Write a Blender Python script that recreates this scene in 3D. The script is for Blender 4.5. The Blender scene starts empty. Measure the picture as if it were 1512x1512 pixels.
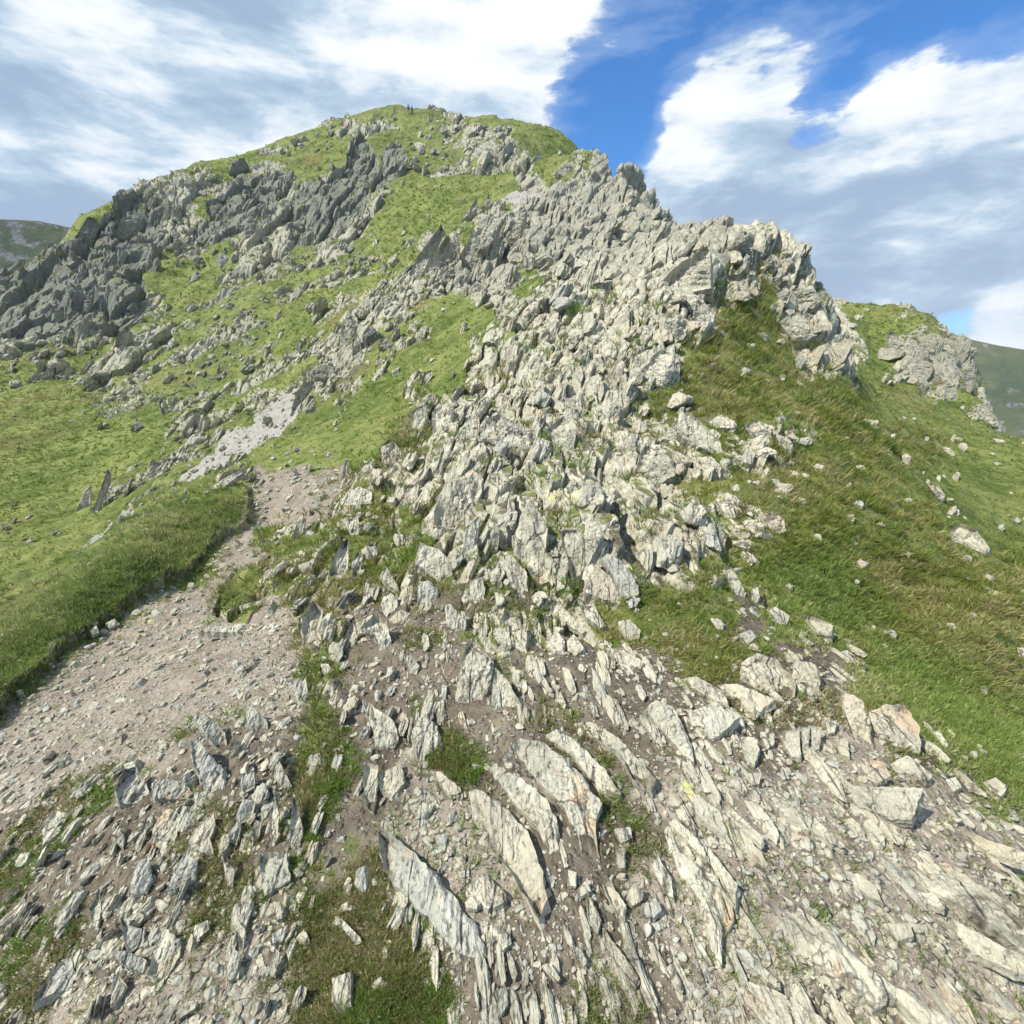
import bpy, math, random
import numpy as np
from mathutils import Vector, geometry
rng = np.random.default_rng(7); random.seed(7)
sc = bpy.context.scene; COL = sc.collection
F = 756.0; PITCH = math.radians(14.5); CAMZ = 1.6
CP, SP = math.cos(PITCH), math.sin(PITCH)
FWD = np.array([0, CP, -SP]); UPV = np.array([0, SP, CP]); CAM = np.array([0, 0, CAMZ])
def pdir(u, v):
    cx = (np.asarray(u, float)-756)/F; cy = (756-np.asarray(v, float))/F
    return np.stack([cx, CP+cy*SP, -SP+cy*CP], -1)
def project(P):
    q = P-CAM; dep = np.maximum(q@FWD, 1e-3)
    return 756+F*q[..., 0]/dep, 756-F*(q@UPV)/dep, dep
# ---------- noise ----------
_p = rng.permutation(256); PERM = np.concatenate([_p, _p, _p]).astype(np.int32)
GR = rng.normal(size=(256, 3)); GR /= np.linalg.norm(GR, axis=1)[:, None]; GR = GR.astype(np.float32)
RN = rng.random((4, 256)).astype(np.float32)
def perlin(p):
    p = np.asarray(p, np.float32); i = np.floor(p).astype(np.int32); f = p-i; i &= 255
    w = f*f*f*(f*(f*6-15)+10); out = 0
    for a in (0, 1):
        for b in (0, 1):
            for c in (0, 1):
                h = PERM[PERM[PERM[(i[..., 0]+a) & 255]+((i[..., 1]+b) & 255)]+((i[..., 2]+c) & 255)]
                g = GR[h]
                dt = g[..., 0]*(f[..., 0]-a)+g[..., 1]*(f[..., 1]-b)+g[..., 2]*(f[..., 2]-c)
                ww = (w[..., 0] if a else 1-w[..., 0])*(w[..., 1] if b else 1-w[..., 1])*(w[..., 2] if c else 1-w[..., 2])
                out = out+dt*ww
    return out*1.6
def fbm(p, o=4, g=.5):
    s = 0; a = 1.0
    for k in range(o):
        s = s+a*perlin(p*(2.03**k)+k*17.3); a *= g
    return s
def cells(p):
    """cellular blocks: returns (random per cell, second random, edge distance F2-F1)"""
    p = np.asarray(p, np.float32); i = np.floor(p).astype(np.int32); f = p-i
    d1 = np.full(p.shape[0], 9., np.float32); d2 = d1.copy(); hid = np.zeros(p.shape[0], np.int32)
    for a in (-1, 0, 1):
        for b in (-1, 0, 1):
            for c in (-1, 0, 1):
                h = PERM[PERM[PERM[(i[:, 0]+a) & 255]+((i[:, 1]+b) & 255)]+((i[:, 2]+c) & 255)]
                dx = a+RN[0][h]-f[:, 0]; dy = b+RN[1][h]-f[:, 1]; dz = c+RN[2][h]-f[:, 2]
                d = np.maximum(np.maximum(abs(dx), abs(dy)), abs(dz))*.6+.4*np.sqrt(dx*dx+dy*dy+dz*dz)
                m = d < d1
                d2 = np.where(m, d1, np.minimum(d2, d)); hid = np.where(m, h, hid); d1 = np.where(m, d, d1)
    return RN[3][hid], RN[0][hid], d2-d1
def sstep(a, b, x):
    t = np.clip((x-a)/(b-a), 0, 1); return t*t*(3-2*t)
# bedding frame: strike along the ridge, planes dipping to the left
YAW = math.radians(8)
STR = np.array([-math.sin(YAW), math.cos(YAW), 0])
_l = np.array([math.cos(YAW), math.sin(YAW), 0])
DIP = math.radians(64)
NRM = -math.sin(DIP)*_l+np.array([0, 0, math.cos(DIP)])
UPD = math.cos(DIP)*_l+np.array([0, 0, math.sin(DIP)])
# ---------- mesh builder ----------
def mk(name, V, quads=None, tris=None, mat=None, attrs=None, parent=None, smooth=False, loc=None):
    V = np.asarray(V, np.float32)
    if loc is not None: V = V-np.asarray(loc, np.float32)
    me = bpy.data.meshes.new(name)
    nq = 0 if quads is None else len(quads); nt = 0 if tris is None else len(tris)
    me.vertices.add(len(V)); me.vertices.foreach_set('co', V.ravel())
    me.loops.add(nq*4+nt*3); me.polygons.add(nq+nt)
    li = []
    if nq: li.append(np.asarray(quads, np.int32).ravel())
    if nt: li.append(np.asarray(tris, np.int32).ravel())
    me.loops.foreach_set('vertex_index', np.concatenate(li))
    st = np.concatenate([np.arange(nq)*4, nq*4+np.arange(nt)*3]).astype(np.int32)
    me.polygons.foreach_set('loop_start', st)
    me.polygons.foreach_set('use_smooth', np.full(nq+nt, smooth))
    me.update(calc_edges=True)
    for k, a in (attrs or {}).items():
        a = np.asarray(a, np.float32)
        if a.ndim == 1:
            me.attributes.new(k, 'FLOAT', 'POINT').data.foreach_set('value', a)
        else:
            me.attributes.new(k, 'FLOAT_COLOR', 'POINT').data.foreach_set('color', np.c_[a, np.ones(len(a))].astype(np.float32).ravel() if a.shape[1] == 3 else a.ravel())
    if mat: me.materials.append(mat)
    o = bpy.data.objects.new(name, me); COL.objects.link(o)
    if loc is not None: o.location = loc
    if parent: o.parent = parent
    return o
def tag(o, label=None, cat=None, group=None, kind=None):
    for k, v in (('label', label), ('category', cat), ('group', group), ('kind', kind)):
        if v: o[k] = v
    if not kind: o['kind'] = 'thing'
    return o
# ---------- ground cover layout (24 x 24 cells, each resolved on the ground it covers) ----------
GRID = """. . . . . . . . . . . . . . . . . . . . . . . .
. . . . . . . . . . . . . . . . . . . . . . . .
. . . . . . . . g n n n g g . . . . . . . . . .
. . . . g g m m m m n m g g c c g . . . . . . .
. . g m m m m m m m m m c c c c c c g g . . . .
g m m m m m m m m m m c c c c c c r r t g . . .
m m m m m m m m m m c c m r r r r t r m g . . .
m m m m m m m m m m g m r r r r r b r r g m g g
m m m m m m m m m m g r r r r r b b r r g x x g
g g m m m m m m g t r r r r r t t b b b g g g x
g g g m m m g g g t r r r r r r t t t b b b g g
g g m m g m p p t r r r r r r r t b b b b g g g
g g g l l p p t t t r r r r r r r t b b b b g g
g g l l l p p t t t t t t r r r t t w w b b b b
l l l l p p p t e e e t t r b b b e w w b b b b
l p p p p p p t e e e e e e e e b b e e w w w b
p p p p p p p t e e e e e e e e e e e e w w w w
p p p p e e e t f e e e e e e e e e e k k e w w
p e e e e e e f f e e e k e e k k k k k k k e w
e e e e e e e f f k k k e e e e k k k k k k k k
e e e e e e e f f k k k e e e k k k k k k k k k
e e e e e e e f f e k k e e e k k k k k k k k k
e e e e k k e f f e e e e e k e k k k k k k k k
e k k k k k k f f e e e e e e e k k k e k k k k""".split('\n')
CLS = 'g m d c r t s p l b w e k f x n'.split()
#       rock grass  path earth dark olive scree slabs(cover) pxlo pxhi
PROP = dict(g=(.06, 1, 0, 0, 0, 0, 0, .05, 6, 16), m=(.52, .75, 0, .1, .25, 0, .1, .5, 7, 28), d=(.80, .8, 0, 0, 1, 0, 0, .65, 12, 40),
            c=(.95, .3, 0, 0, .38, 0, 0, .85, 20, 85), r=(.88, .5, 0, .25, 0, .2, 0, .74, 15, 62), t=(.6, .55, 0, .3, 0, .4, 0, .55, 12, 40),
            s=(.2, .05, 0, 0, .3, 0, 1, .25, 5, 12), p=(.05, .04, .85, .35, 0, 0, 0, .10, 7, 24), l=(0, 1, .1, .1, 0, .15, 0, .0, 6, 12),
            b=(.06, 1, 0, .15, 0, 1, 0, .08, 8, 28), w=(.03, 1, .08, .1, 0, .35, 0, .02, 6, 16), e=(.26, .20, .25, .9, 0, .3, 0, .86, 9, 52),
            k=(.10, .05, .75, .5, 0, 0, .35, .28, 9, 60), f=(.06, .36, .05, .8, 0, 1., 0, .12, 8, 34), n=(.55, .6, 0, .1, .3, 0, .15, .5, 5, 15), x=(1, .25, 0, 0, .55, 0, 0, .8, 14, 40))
NC = len(CLS)
ONE = np.zeros((26, 26, NC), np.float32)
_g = [r.split() for r in GRID]
for j in range(24):           # carry the first known cover up under the sky
    for i in range(24):
        if _g[j][i] == '.': _g[j][i] = '?'
for i in range(24):
    for j in range(22, -1, -1):
        if _g[j][i] == '?': _g[j][i] = _g[j+1][i]
for j in range(26):
    for i in range(26):
        ONE[j, i, CLS.index(_g[min(max(j-1, 0), 23)][min(max(i-1, 0), 23)])] = 1
PT = np.array([PROP[c] for c in CLS], np.float32)
AREAS = [('s', '448,572 466,588 415,636 325,694 240,748 165,806 112,845 98,838 190,765 262,700 342,648 404,604'),
 ('p', '345,735 440,722 482,760 445,800 405,850 335,870 312,930 430,905 442,960 405,1012 330,1040 200,1062 60,1125 -80,1240 -80,1110 0,1062 90,990 180,910 240,880 290,850 340,800 365,765'),
 ('l', '-80,950 0,905 60,870 140,820 230,745 300,715 345,712 372,745 365,772 320,812 240,872 180,907 120,950 0,1062 -80,1110'),
 ('d', '105,345 150,314 215,292 245,330 225,390 205,480 130,505 60,510 -80,490 -80,420 0,415 60,380'), ('d', '322,292 350,248 420,238 445,262 430,310 380,350 330,372 290,352'),
 ('d', '432,335 470,272 520,217 560,232 545,282 500,332 470,372 425,372'), ('d', '552,255 572,216 592,230 582,262 560,275'), ('n', '295,480 340,420 400,398 470,366 530,300 570,290 560,340 480,400 400,440 330,480'),
 ('n', '195,600 280,505 370,452 432,430 350,545 262,612'), ('n', '430,600 480,520 560,455 640,400 650,420 600,470 540,540 470,600'), ('n', '60,690 130,640 200,640 120,700'), ('n', '560,330 620,300 700,270 690,290 620,330 560,360'), ('s', '640,232 720,255 790,290 780,305 700,275 640,250'),
 ('n', '110,760 160,690 230,620 300,610 250,690 150,760'), ('k', '600,1100 690,1140 800,1290 790,1350 700,1330 640,1250 580,1160'), ('t', '385,790 440,768 476,800 472,885 430,905 388,872'),
 ('b', '940,900 1040,868 1092,900 1082,950 1010,972 945,945'), ('f', '488,1170 548,1232 556,1330 610,1400 665,1440 670,1600 500,1600 484,1380 470,1255'),
 ('f', '625,1110 670,1080 712,1130 702,1168 650,1155'), ('t', '310,850 372,838 402,880 352,932 315,915'),
 ('b', '1060,440 1140,460 1168,520 1182,600 1130,600 1060,620 1010,600 1000,540 1040,500'), ('g', '-80,650 150,622 300,600 180,720 60,830 -80,890'),
 ('g', '600,590 560,640 450,692 420,690 520,600 640,480 720,440 742,455 660,520'), ('g', '545,330 600,255 700,240 762,268 720,300 660,350 600,390 560,400')]
AREAS = [(c, np.array([[float(a) for a in q.split(',')] for q in t.split()])) for c, t in AREAS]
def inpoly(poly, x, y):
    r = np.zeros(x.shape, bool); j = len(poly)-1
    for i in range(len(poly)):
        xi, yi = poly[i]; xj, yj = poly[j]
        r ^= ((yi > y) != (yj > y)) & (x < (xj-xi)*(y-yi)/(yj-yi+1e-12)+xi); j = i
    return r
def cover(u, v, warp=None):
    """property row for picture-plane angles of a ground point"""
    u0, v0 = u, v
    if warp is not None: u0 = u+warp[0]*.8; v0 = v+warp[1]*.8; u = u+warp[0]; v = v+warp[1]
    x = np.clip(np.asarray(u)/63.0+.5, 0, 24.99); y = np.clip(np.asarray(v)/63.0+.5, 0, 24.99)
    i = x.astype(int); j = y.astype(int); fx = (x-i)[..., None]; fy = (y-j)[..., None]
    fx = sstep(.2, .8, fx); fy = sstep(.2, .8, fy)
    w = ONE[j, i]*(1-fx)*(1-fy)+ONE[j, i+1]*fx*(1-fy)+ONE[j+1, i]*(1-fx)*fy+ONE[j+1, i+1]*fx*fy
    for c, poly in AREAS:
        m = inpoly(poly, u0, v0); w[m] = 0; w[m, CLS.index(c)] = 1
    return w@PT, w
Q_NA, Q_NR = 1500, 1700
Q_SAZ, Q_SEL = -116., 50.
EXPO = 1.02; SUNE = 3.3
SKYOFF = (3., 1., 0.)
# sky layout: directions given as picture angles (u, v), angular radius, amount
SKYB = [(200, 100, .8, .50), (60, 330, .5, .3), (700, 40, .25, .20), (930, 60, .17, -.30), (880, 200, .12, -.34), (1070, 40, .16, .16), (1320, 60, .28, -.44), (1212, 165, .07, -.24), (1480, 40, .2, -.1),
        (1400, 475, .08, -.14), (1080, 210, .16, .42), (1150, 330, .3, .4), (1400, 230, .18, .40), (1380, 330, .25, .4), (1490, 480, .05, .3), (1500, 200, .1, .2)]
SKYL = [(250, 150, .22, .20), (620, 70, .28, .28), (800, 100, .12, .2), (60, 50, .2, .15), (1060, 180, .12, .30), (1330, 200, .14, .30), (1490, 180, .08, .4), (1490, 475, .06, .4),
        (1330, 400, .26, -.12), (1170, 330, .15, -.14), (330, 50, .18, -.3), (30, 250, .22, -.18), (1180, 480, .2, -.1)]
# zoom-frame, name, options | outline | label
ROCKS = """
A rock_slab t=.6 o=1 | 570,680 590,560 640,480 760,440 800,470 775,560 860,580 880,640 780,650 720,690 640,690 | largest pale crackled rock face on the lower crest, orange scar at top right
A rock_block t=.6 | 490,850 510,755 600,790 650,840 660,900 610,960 570,910 530,870 | blunt whitish block tipped to the left below the large crackled rock face
A rock_pinnacle t=.75 o=1 | 950,670 1000,565 1060,640 1080,690 1075,790 1105,840 1090,930 1040,960 1000,880 935,810 945,700 | tall cream pillar with orange stains leaning in the middle of the lower crest
A rock_slab t=.7 | 870,820 920,810 990,890 995,990 950,1020 920,960 880,870 | rounded pale slab propped in front of the tall cream pillar
A rock_blade t=.7 | 1140,700 1220,700 1245,760 1230,900 1190,920 1150,780 | upright pale leaf just right of the tall cream pillar
A rock_block t=.7 o=1 | 1250,680 1310,660 1330,720 1270,850 1250,880 1240,780 | orange-tinted upright block, second leaf right of the tall cream pillar
A rock_blade t=.7 | 1120,880 1160,790 1180,850 1160,960 1115,980 | narrow shaded blade at the foot of the tall cream pillar
A rock_block t=.6 c=1 o=.6 | 1250,930 1310,865 1380,920 1420,1000 1410,1030 1330,1010 1255,980 | tan brown block lying against a grey-green slab right of the tall cream pillar
A rock_slab t=.6 c=.1 | 1330,830 1350,805 1420,840 1490,950 1490,990 1430,1010 1380,910 | grey-green slab leaning on the tan brown block right of the tall cream pillar
A rock_block t=.65 o=1 | 860,1140 895,1050 940,1080 990,1150 985,1240 960,1305 920,1260 870,1200 | lozenge shaped rock with orange lichen right above the big triangular pinnacle
W rock_pinnacle t=.8 o=.6 | 672,1030 684,965 695,942 715,958 730,980 724,1022 712,1058 690,1052 | big pale triangular pinnacle in the middle of the foreground
W rock_slab t=.7 | 730,985 747,1000 770,1040 772,1058 745,1052 724,1048 | layered slate wing leaning on the right side of the big triangular pinnacle
A rock_blade t=.7 | 630,1040 650,1035 720,1110 715,1190 690,1195 660,1140 632,1130 | pointed leaf of slate up and left of the big triangular pinnacle
A rock_blade t=.75 o=1 | 165,1200 215,1110 235,1180 215,1250 170,1240 | small orange-flecked fin in the left group of fins below the crest
A rock_block t=.75 | 255,1130 310,1080 365,1110 385,1200 390,1280 335,1285 325,1190 | tallest white fin in the left group of fins below the crest
G rock_block t=.75 | 1350,1230 1400,1165 1440,1210 1435,1300 1445,1430 1400,1400 1360,1370 1345,1290 | white deeply cracked rock standing at the right edge of the path
A rock_block t=.7 c=.1 | 500,1010 510,930 560,930 600,980 590,1040 530,1040 | grey green-tinged block below the blunt whitish block
A rock_block t=.7 | 735,1000 740,930 790,910 805,960 800,1020 760,1030 | small squared block left of the rounded pale slab
A rock_slab t=.6 | 335,910 360,860 420,960 410,985 360,940 | narrow tongue of rock on the left flank above the earth
A rock_block t=.8 | 170,650 230,630 250,690 245,740 200,720 | pale knob among grass on the left flank of the lower crest
A rock_block t=.8 | 105,900 160,760 195,740 195,880 170,925 110,910 | pinkish cracked tooth where the path meets the crest
A rock_blade t=.8 | 210,850 235,800 260,830 240,930 215,910 | slim tooth next to the pinkish cracked tooth
A rock_block t=.7 c=.2 | 700,830 720,690 780,640 770,740 740,840 | wedge of rock with a shaded right side under the crackled rock face
A rock_blade t=.8 | 830,740 845,665 870,720 860,790 825,800 | small greenish splinter left of the tall cream pillar
A rock_blade t=.8 | 862,690 890,660 905,720 885,790 868,770 | small greenish splinter touching the tall cream pillar on its left
A boulder t=.7 | 570,170 640,130 670,160 665,240 620,290 575,270 | upright smooth grey boulder with streaks left of the crest line
A rock_slab t=.7 | 665,290 740,190 780,200 775,290 700,320 | clean white triangular slab above the large crackled rock face
A rock_block t=.7 | 810,200 870,180 960,230 1040,260 1020,350 960,390 900,330 830,310 780,300 | broad pale rock splashed with yellow lichen in the middle of the crest
A rock_block t=.7 | 1080,250 1160,190 1210,260 1195,370 1150,350 1110,310 | smooth pale rounded rock right of the yellow-splashed rock
A rock_block t=.8 | 475,170 530,140 550,200 520,260 480,250 | pale knob on the left shoulder of the crest
A rock_block t=.85 c=1 | 340,330 400,310 430,350 425,440 370,460 345,400 | brown striated stump on the left flank of the crest
A rock_block t=.75 | 440,500 510,500 500,560 470,590 445,550 | roundish pale stone beside a grass tuft left of the crackled face
A rock_slab t=.5 | 195,540 240,505 300,530 300,580 200,590 | low pale slab at the top of the dirt path
A boulder t=.7 | 1215,520 1260,450 1310,480 1335,525 | smooth triangular boulder near the right edge of the lower crest
A rock_slab t=.45 | 1100,1030 1120,1010 1250,1150 1240,1165 1150,1110 1095,1060 | long pale slab in dark soil under the tan brown block
A rock_slab t=.5 | 1230,1040 1290,1040 1345,1130 1320,1140 1250,1090 | shorter pale slab right of the long slab in dark soil
A rock_block t=.6 | 1075,1200 1130,1155 1160,1200 1160,1260 1110,1250 | left one of two blunt rocks right of the lozenge shaped rock
A rock_block t=.6 o=.9 | 1170,1200 1200,1165 1250,1230 1210,1260 1175,1240 | right one of two blunt rocks right of the lozenge shaped rock
A rock_block t=.7 o=1 | 445,1260 470,1250 510,1310 500,1350 470,1340 | small rusty tooth left of the big triangular pinnacle
A loose_stone t=.6 c=1 | 375,1100 430,1055 470,1075 470,1120 400,1120 | pinkish brown stone lying among the left group of fins
A rock_block t=.6 | 1400,1110 1450,1100 1500,1150 1490,1200 1430,1190 | knobbly pale rock at the left of the dark grass tussock
A rock_slab t=.45 | 1350,1230 1420,1230 1512,1290 1500,1320 1400,1290 | ribbed slab below the dark grass tussock
C rock_slab t=.45 h=.6 o=.8 | 625,490 660,480 790,560 880,670 950,840 965,960 930,1040 880,960 800,830 720,740 640,600 | long whaleback slab with orange streaks, lowest of the central slab fan
C rock_slab t=.45 h=.6 | 705,385 770,390 900,470 970,540 1010,620 1015,740 980,770 930,660 820,540 | narrow curved slab between the two largest slabs of the central fan
C rock_slab t=.45 h=.6 o=1 | 770,345 850,255 950,280 1060,360 1150,460 1205,550 1180,640 1195,780 1160,840 1110,700 1040,560 960,470 830,380 | broadest curved slab at the middle of the central slab fan
C rock_slab t=.45 h=.6 | 955,250 1010,225 1100,280 1220,400 1290,500 1270,545 1200,500 1130,400 1050,320 | grey curved slab lying behind the broadest slab of the fan
C rock_slab t=.45 h=.6 | 1080,200 1160,190 1280,260 1400,390 1440,440 1420,480 1340,440 1290,340 1180,260 | rearmost curved slab of the central fan, split lengthwise
C rock_slab t=.4 h=.7 c=.15 | 225,665 260,665 390,760 500,870 640,1060 700,1170 700,1215 620,1220 540,1160 480,1080 340,940 250,830 | long dark grey slab overhanging the mossy hollow at bottom centre
C rock_block t=.6 | 170,370 230,380 225,480 210,590 180,570 165,480 | upright grey stone on the left of the pale pebble patch
C flat_stone t=.2 | 235,420 330,370 350,450 290,520 240,490 | flat grey stone next to the upright grey stone
C rock_block t=.65 | 160,100 190,110 300,190 320,270 300,310 220,300 215,240 | chunky cracked rock below and left of the big triangular pinnacle
C rock_slab t=.65 | 380,230 430,150 490,210 515,290 440,340 420,390 390,300 | layered arrowhead rock beside bright green moss
C flat_stone t=.15 | 620,920 690,850 790,940 780,980 710,1010 640,950 | flat cream stone among pebbles right of the long dark slab
C loose_stone t=.3 | 610,980 640,950 680,985 660,1010 620,1005 | small squarish stone beside the flat cream stone
C loose_stone t=.5 | 390,580 420,545 480,555 440,610 400,615 | wedge stone in the pebble patch above the long dark slab
C loose_stone t=.5 | 340,570 370,530 420,530 390,590 | lighter stone touching the wedge stone above the long dark slab
C loose_stone t=.5 | 1260,660 1330,650 1340,700 1290,720 | round white stone right of the tip of the central fan
C loose_stone t=.5 | 1300,960 1340,910 1390,920 1385,970 1340,995 | rounded stone, upper of a pair below the fan
C boulder t=.5 c=.1 | 1380,990 1440,960 1470,1010 1430,1050 1385,1030 | rounded grey stone, lower of a pair below the fan
C rock_slab t=.5 | 1210,900 1240,890 1310,990 1305,1050 1260,1010 | smooth tongue stone left of the rounded pair
C rock_slab t=.5 | 1140,950 1160,960 1205,1060 1190,1110 1150,1060 | slim grey stone leaning left of the smooth tongue stone
C rock_blade t=.4 | 1210,1090 1240,1130 1330,1250 1365,1310 1350,1340 1270,1250 1225,1170 | long thin pale rib running down to the bottom centre
C rock_block t=.6 | 1270,750 1310,740 1310,830 1275,830 | small upright block left of a grass patch in the gravel
C rock_block t=.6 o=1 | 1060,840 1095,850 1095,910 1060,910 | little stub with warm stain under the fan's lower end
C rock_blade t=.5 | 945,1255 980,1245 1025,1310 1010,1330 | short rib poking out of grass near the bottom edge
C rock_blade t=.6 | 745,1360 790,1350 800,1420 770,1465 750,1440 | small upright stub in grass at the bottom edge
C rock_slab t=.5 | 70,1050 100,1080 150,1130 160,1150 135,1160 75,1090 | white sliver lying in the green moss at bottom centre
C flat_stone t=.2 | 30,1310 110,1280 110,1420 60,1460 25,1400 | pale flat rock at the left edge of the moss at the bottom
C rock_blade t=.5 | 1085,1180 1110,1170 1145,1240 1130,1260 | tiny pale rib in dry grass below the central fan
C flat_stone t=.3 c=.8 | 445,400 500,410 590,480 590,500 545,515 | narrow flat stone below the bright green moss
C loose_stone t=.4 | 750,1120 800,1110 815,1160 770,1190 | squarish stone at the lower tip of the long dark slab
C loose_stone t=.4 | 1100,920 1140,885 1160,930 1115,955 | egg shaped pale stone under the central fan
D rock_slab t=.75 c=.95 o=.5 h=.2 | 780,180 870,225 905,320 915,430 850,430 820,340 800,270 | tan leaf of slate standing on edge against a grey block at right
D rock_block t=.6 | 900,270 960,240 1040,240 1100,330 1100,430 1020,410 930,430 905,330 | big smooth grey block behind the tan leaf of slate
D flat_stone t=.35 h=.2 c=.9 | 860,450 950,470 985,525 930,555 880,530 | tan plate lying just above the boat shaped stone
D flat_stone t=.55 h=.35 c=.4 | 810,565 1110,575 1065,700 990,700 860,650 825,610 | loose boat shaped grey stone resting on the gravel at right
D rock_slab t=.4 | 980,480 1050,440 1150,520 1130,545 1060,515 1000,510 | pale low rock between the grey block and the grass edge
D rock_block t=.55 h=.6 | 380,140 390,70 450,35 530,60 600,140 605,210 570,220 390,155 | largest pale humped rock right of centre, above the row of upright stubs
D rock_block t=.6 h=.6 | 590,130 600,60 680,80 700,110 700,200 670,210 640,150 605,160 | split rock joined to the right end of the large humped rock
D rock_slab t=.5 | 150,140 210,130 320,190 335,235 290,230 200,180 | slanting rib left of the large humped rock
D rock_slab t=.35 | 290,160 380,160 520,220 460,270 350,200 | low flat slab below the large humped rock
D rock_slab t=.5 h=.6 | 0,260 50,220 120,250 190,400 200,470 150,430 80,350 | thick steep slab with dark cracks right of the central fan
D rock_block t=.5 | 180,270 260,240 380,290 350,320 280,380 230,340 190,320 | wedge rock cut by a dark slot, right of the thick steep slab
D rock_block t=.7 | 385,370 440,370 460,420 440,490 410,480 | left end stub of the row of upright stubs
D rock_block t=.7 | 465,350 520,350 520,400 490,420 | second stub from the left in the row of upright stubs
D rock_block t=.7 | 555,350 620,340 625,450 590,450 560,400 | widest stub in the middle of the row of upright stubs
D rock_block t=.7 | 630,330 660,330 660,430 632,440 | narrow stub touching the widest one in the row of upright stubs
D rock_block t=.7 | 665,330 708,330 700,420 668,425 | narrow stub second from the right in the row of upright stubs
D rock_block t=.7 | 725,310 770,305 760,350 730,360 | small right end stub of the row of upright stubs
D rock_slab t=.55 | 755,380 810,375 820,450 790,440 | small leaning stone left of the tan plate
D rock_block t=.6 | 415,515 470,515 460,560 430,560 | cubic stone alone on the gravel below the upright stubs
D rock_slab t=.3 h=.4 | 165,600 215,595 400,740 520,900 500,905 330,770 190,660 | long straight rib of slate in the gravel, left of three
D rock_slab t=.3 h=.4 | 235,590 280,590 480,770 470,800 350,700 | long straight rib of slate in the gravel, middle of three
D rock_slab t=.3 h=.4 | 465,580 500,575 680,690 800,800 780,810 560,680 | long thin rib of slate in the gravel, right of three
D rock_slab t=.45 h=.7 o=1 | 120,840 160,830 290,930 350,1030 360,1100 320,1160 280,1110 230,1020 150,920 | bold square-ended slab with an orange spot and a dark end
D rock_slab t=.4 h=.5 | 95,705 130,695 260,810 370,950 365,1060 300,920 200,810 | thin mossy rib just above the bold square-ended slab
D rock_slab t=.4 h=.6 o=1 | 470,1000 530,985 640,1060 760,1150 900,1290 1050,1380 1230,1490 1260,1530 1120,1530 1010,1400 920,1420 800,1360 700,1280 580,1200 475,1150 | longest slab, running to the bottom edge right of centre
D rock_slab t=.35 h=.5 | 380,1370 420,1340 560,1390 700,1480 760,1530 500,1530 420,1440 | broad pale slab cut by the bottom edge below the longest slab
D rock_slab t=.4 | 360,1210 400,1210 540,1340 545,1380 450,1310 | short dark-sided rib left of the longest slab
D rock_slab t=.5 | 35,880 55,840 110,930 120,1010 80,990 | pointed pale stone left of the bold square-ended slab
D rock_slab t=.25 h=.4 | 1020,900 1090,870 1200,870 1330,950 1530,1060 1530,1190 1400,1120 1250,1030 1100,960 | wide low slab at the right edge with fine parallel grooves
D rock_slab t=.25 h=.4 | 1120,1080 1220,1090 1350,1160 1530,1250 1530,1320 1350,1250 1200,1140 | low slab with a dark hole, under the wide grooved slab
D rock_slab t=.25 h=.4 c=.9 | 1215,740 1270,735 1400,790 1530,830 1530,880 1380,830 1230,770 | flat tan-ended slab at the right edge above the wide grooved slab
D flat_stone t=.3 | 1080,990 1150,990 1200,1030 1195,1060 1120,1030 | small flat stone left of the low slab with a dark hole
D flat_stone t=.25 | 970,1110 1060,1110 1075,1160 1010,1180 | pale flat stone in the middle of the right gravel
D rock_slab t=.25 | 1360,1430 1530,1470 1530,1530 1440,1510 | white slab in the bottom right corner
D loose_stone t=.5 | 1350,550 1400,530 1450,570 1420,610 1380,590 | pale loose stone near the right edge above the gravel
D loose_stone t=.5 | 1200,540 1240,530 1265,570 1230,590 | small cube of stone right of the boat shaped stone
D flat_stone t=.25 | 810,930 850,910 920,960 950,1030 900,1010 | sunken pale slab in the gravel above the longest slab
D rock_slab t=.4 | 765,40 810,25 880,75 860,90 | flat stone at the top edge of the earth near the right grass
D rock_slab t=.4 | 1145,350 1170,345 1215,400 1200,415 | leaning small slab right of the big smooth grey block
R boulder t=.75 | 10,170 50,175 130,240 185,300 220,420 200,440 170,340 60,320 0,260 | tall pointed pale boulder on the little grassy knoll at right
R boulder t=.75 c=.6 | 295,230 350,205 400,230 415,290 400,325 340,300 | round boulder with a bright yellow lichen cap on the grassy knoll
R boulder t=.75 | 430,270 480,280 505,310 495,355 450,340 | white broken boulder at the right rim of the grassy knoll
R boulder t=.7 | 95,370 150,365 190,410 185,460 140,470 110,420 | white pitted stone below the tall pointed boulder
R boulder t=.7 | 275,375 310,330 340,350 325,400 280,400 | small white stone under the yellow-capped boulder
R rock_block t=.6 | 130,205 190,190 250,210 250,240 150,240 | mossy topped rock between the pointed and the yellow-capped boulder
R flat_stone t=.6 c=1 h=.3 | 365,615 420,610 465,640 475,690 430,705 385,650 | tan flat stone jutting from the grass on the right flank
R rock_block t=.7 d=.2 | 405,455 440,460 480,535 450,520 | grey wedge half hidden in heathery grass on the right flank
R rock_block t=.7 | 180,560 240,570 255,630 215,640 | cracked white stone at the edge of the right grass
R boulder t=.5 | 395,1040 430,1020 490,1060 480,1100 410,1085 | grey cornered stone at the lower rim of the right grass
R flat_stone t=.4 | 515,1060 600,1065 680,1100 670,1150 590,1140 | broad flat stone at the lower rim of the right grass
R boulder t=.6 o=.8 | 1190,690 1230,655 1310,690 1365,770 1350,795 1260,755 1200,735 | big lone boulder in the grass near the right edge
R boulder t=.7 | 1095,490 1140,490 1170,540 1150,560 1110,525 | pale boulder half buried in the right slope above the lone boulder
R boulder t=.7 | 1145,320 1190,330 1215,360 1190,365 | small white rock high on the right grassy slope
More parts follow.
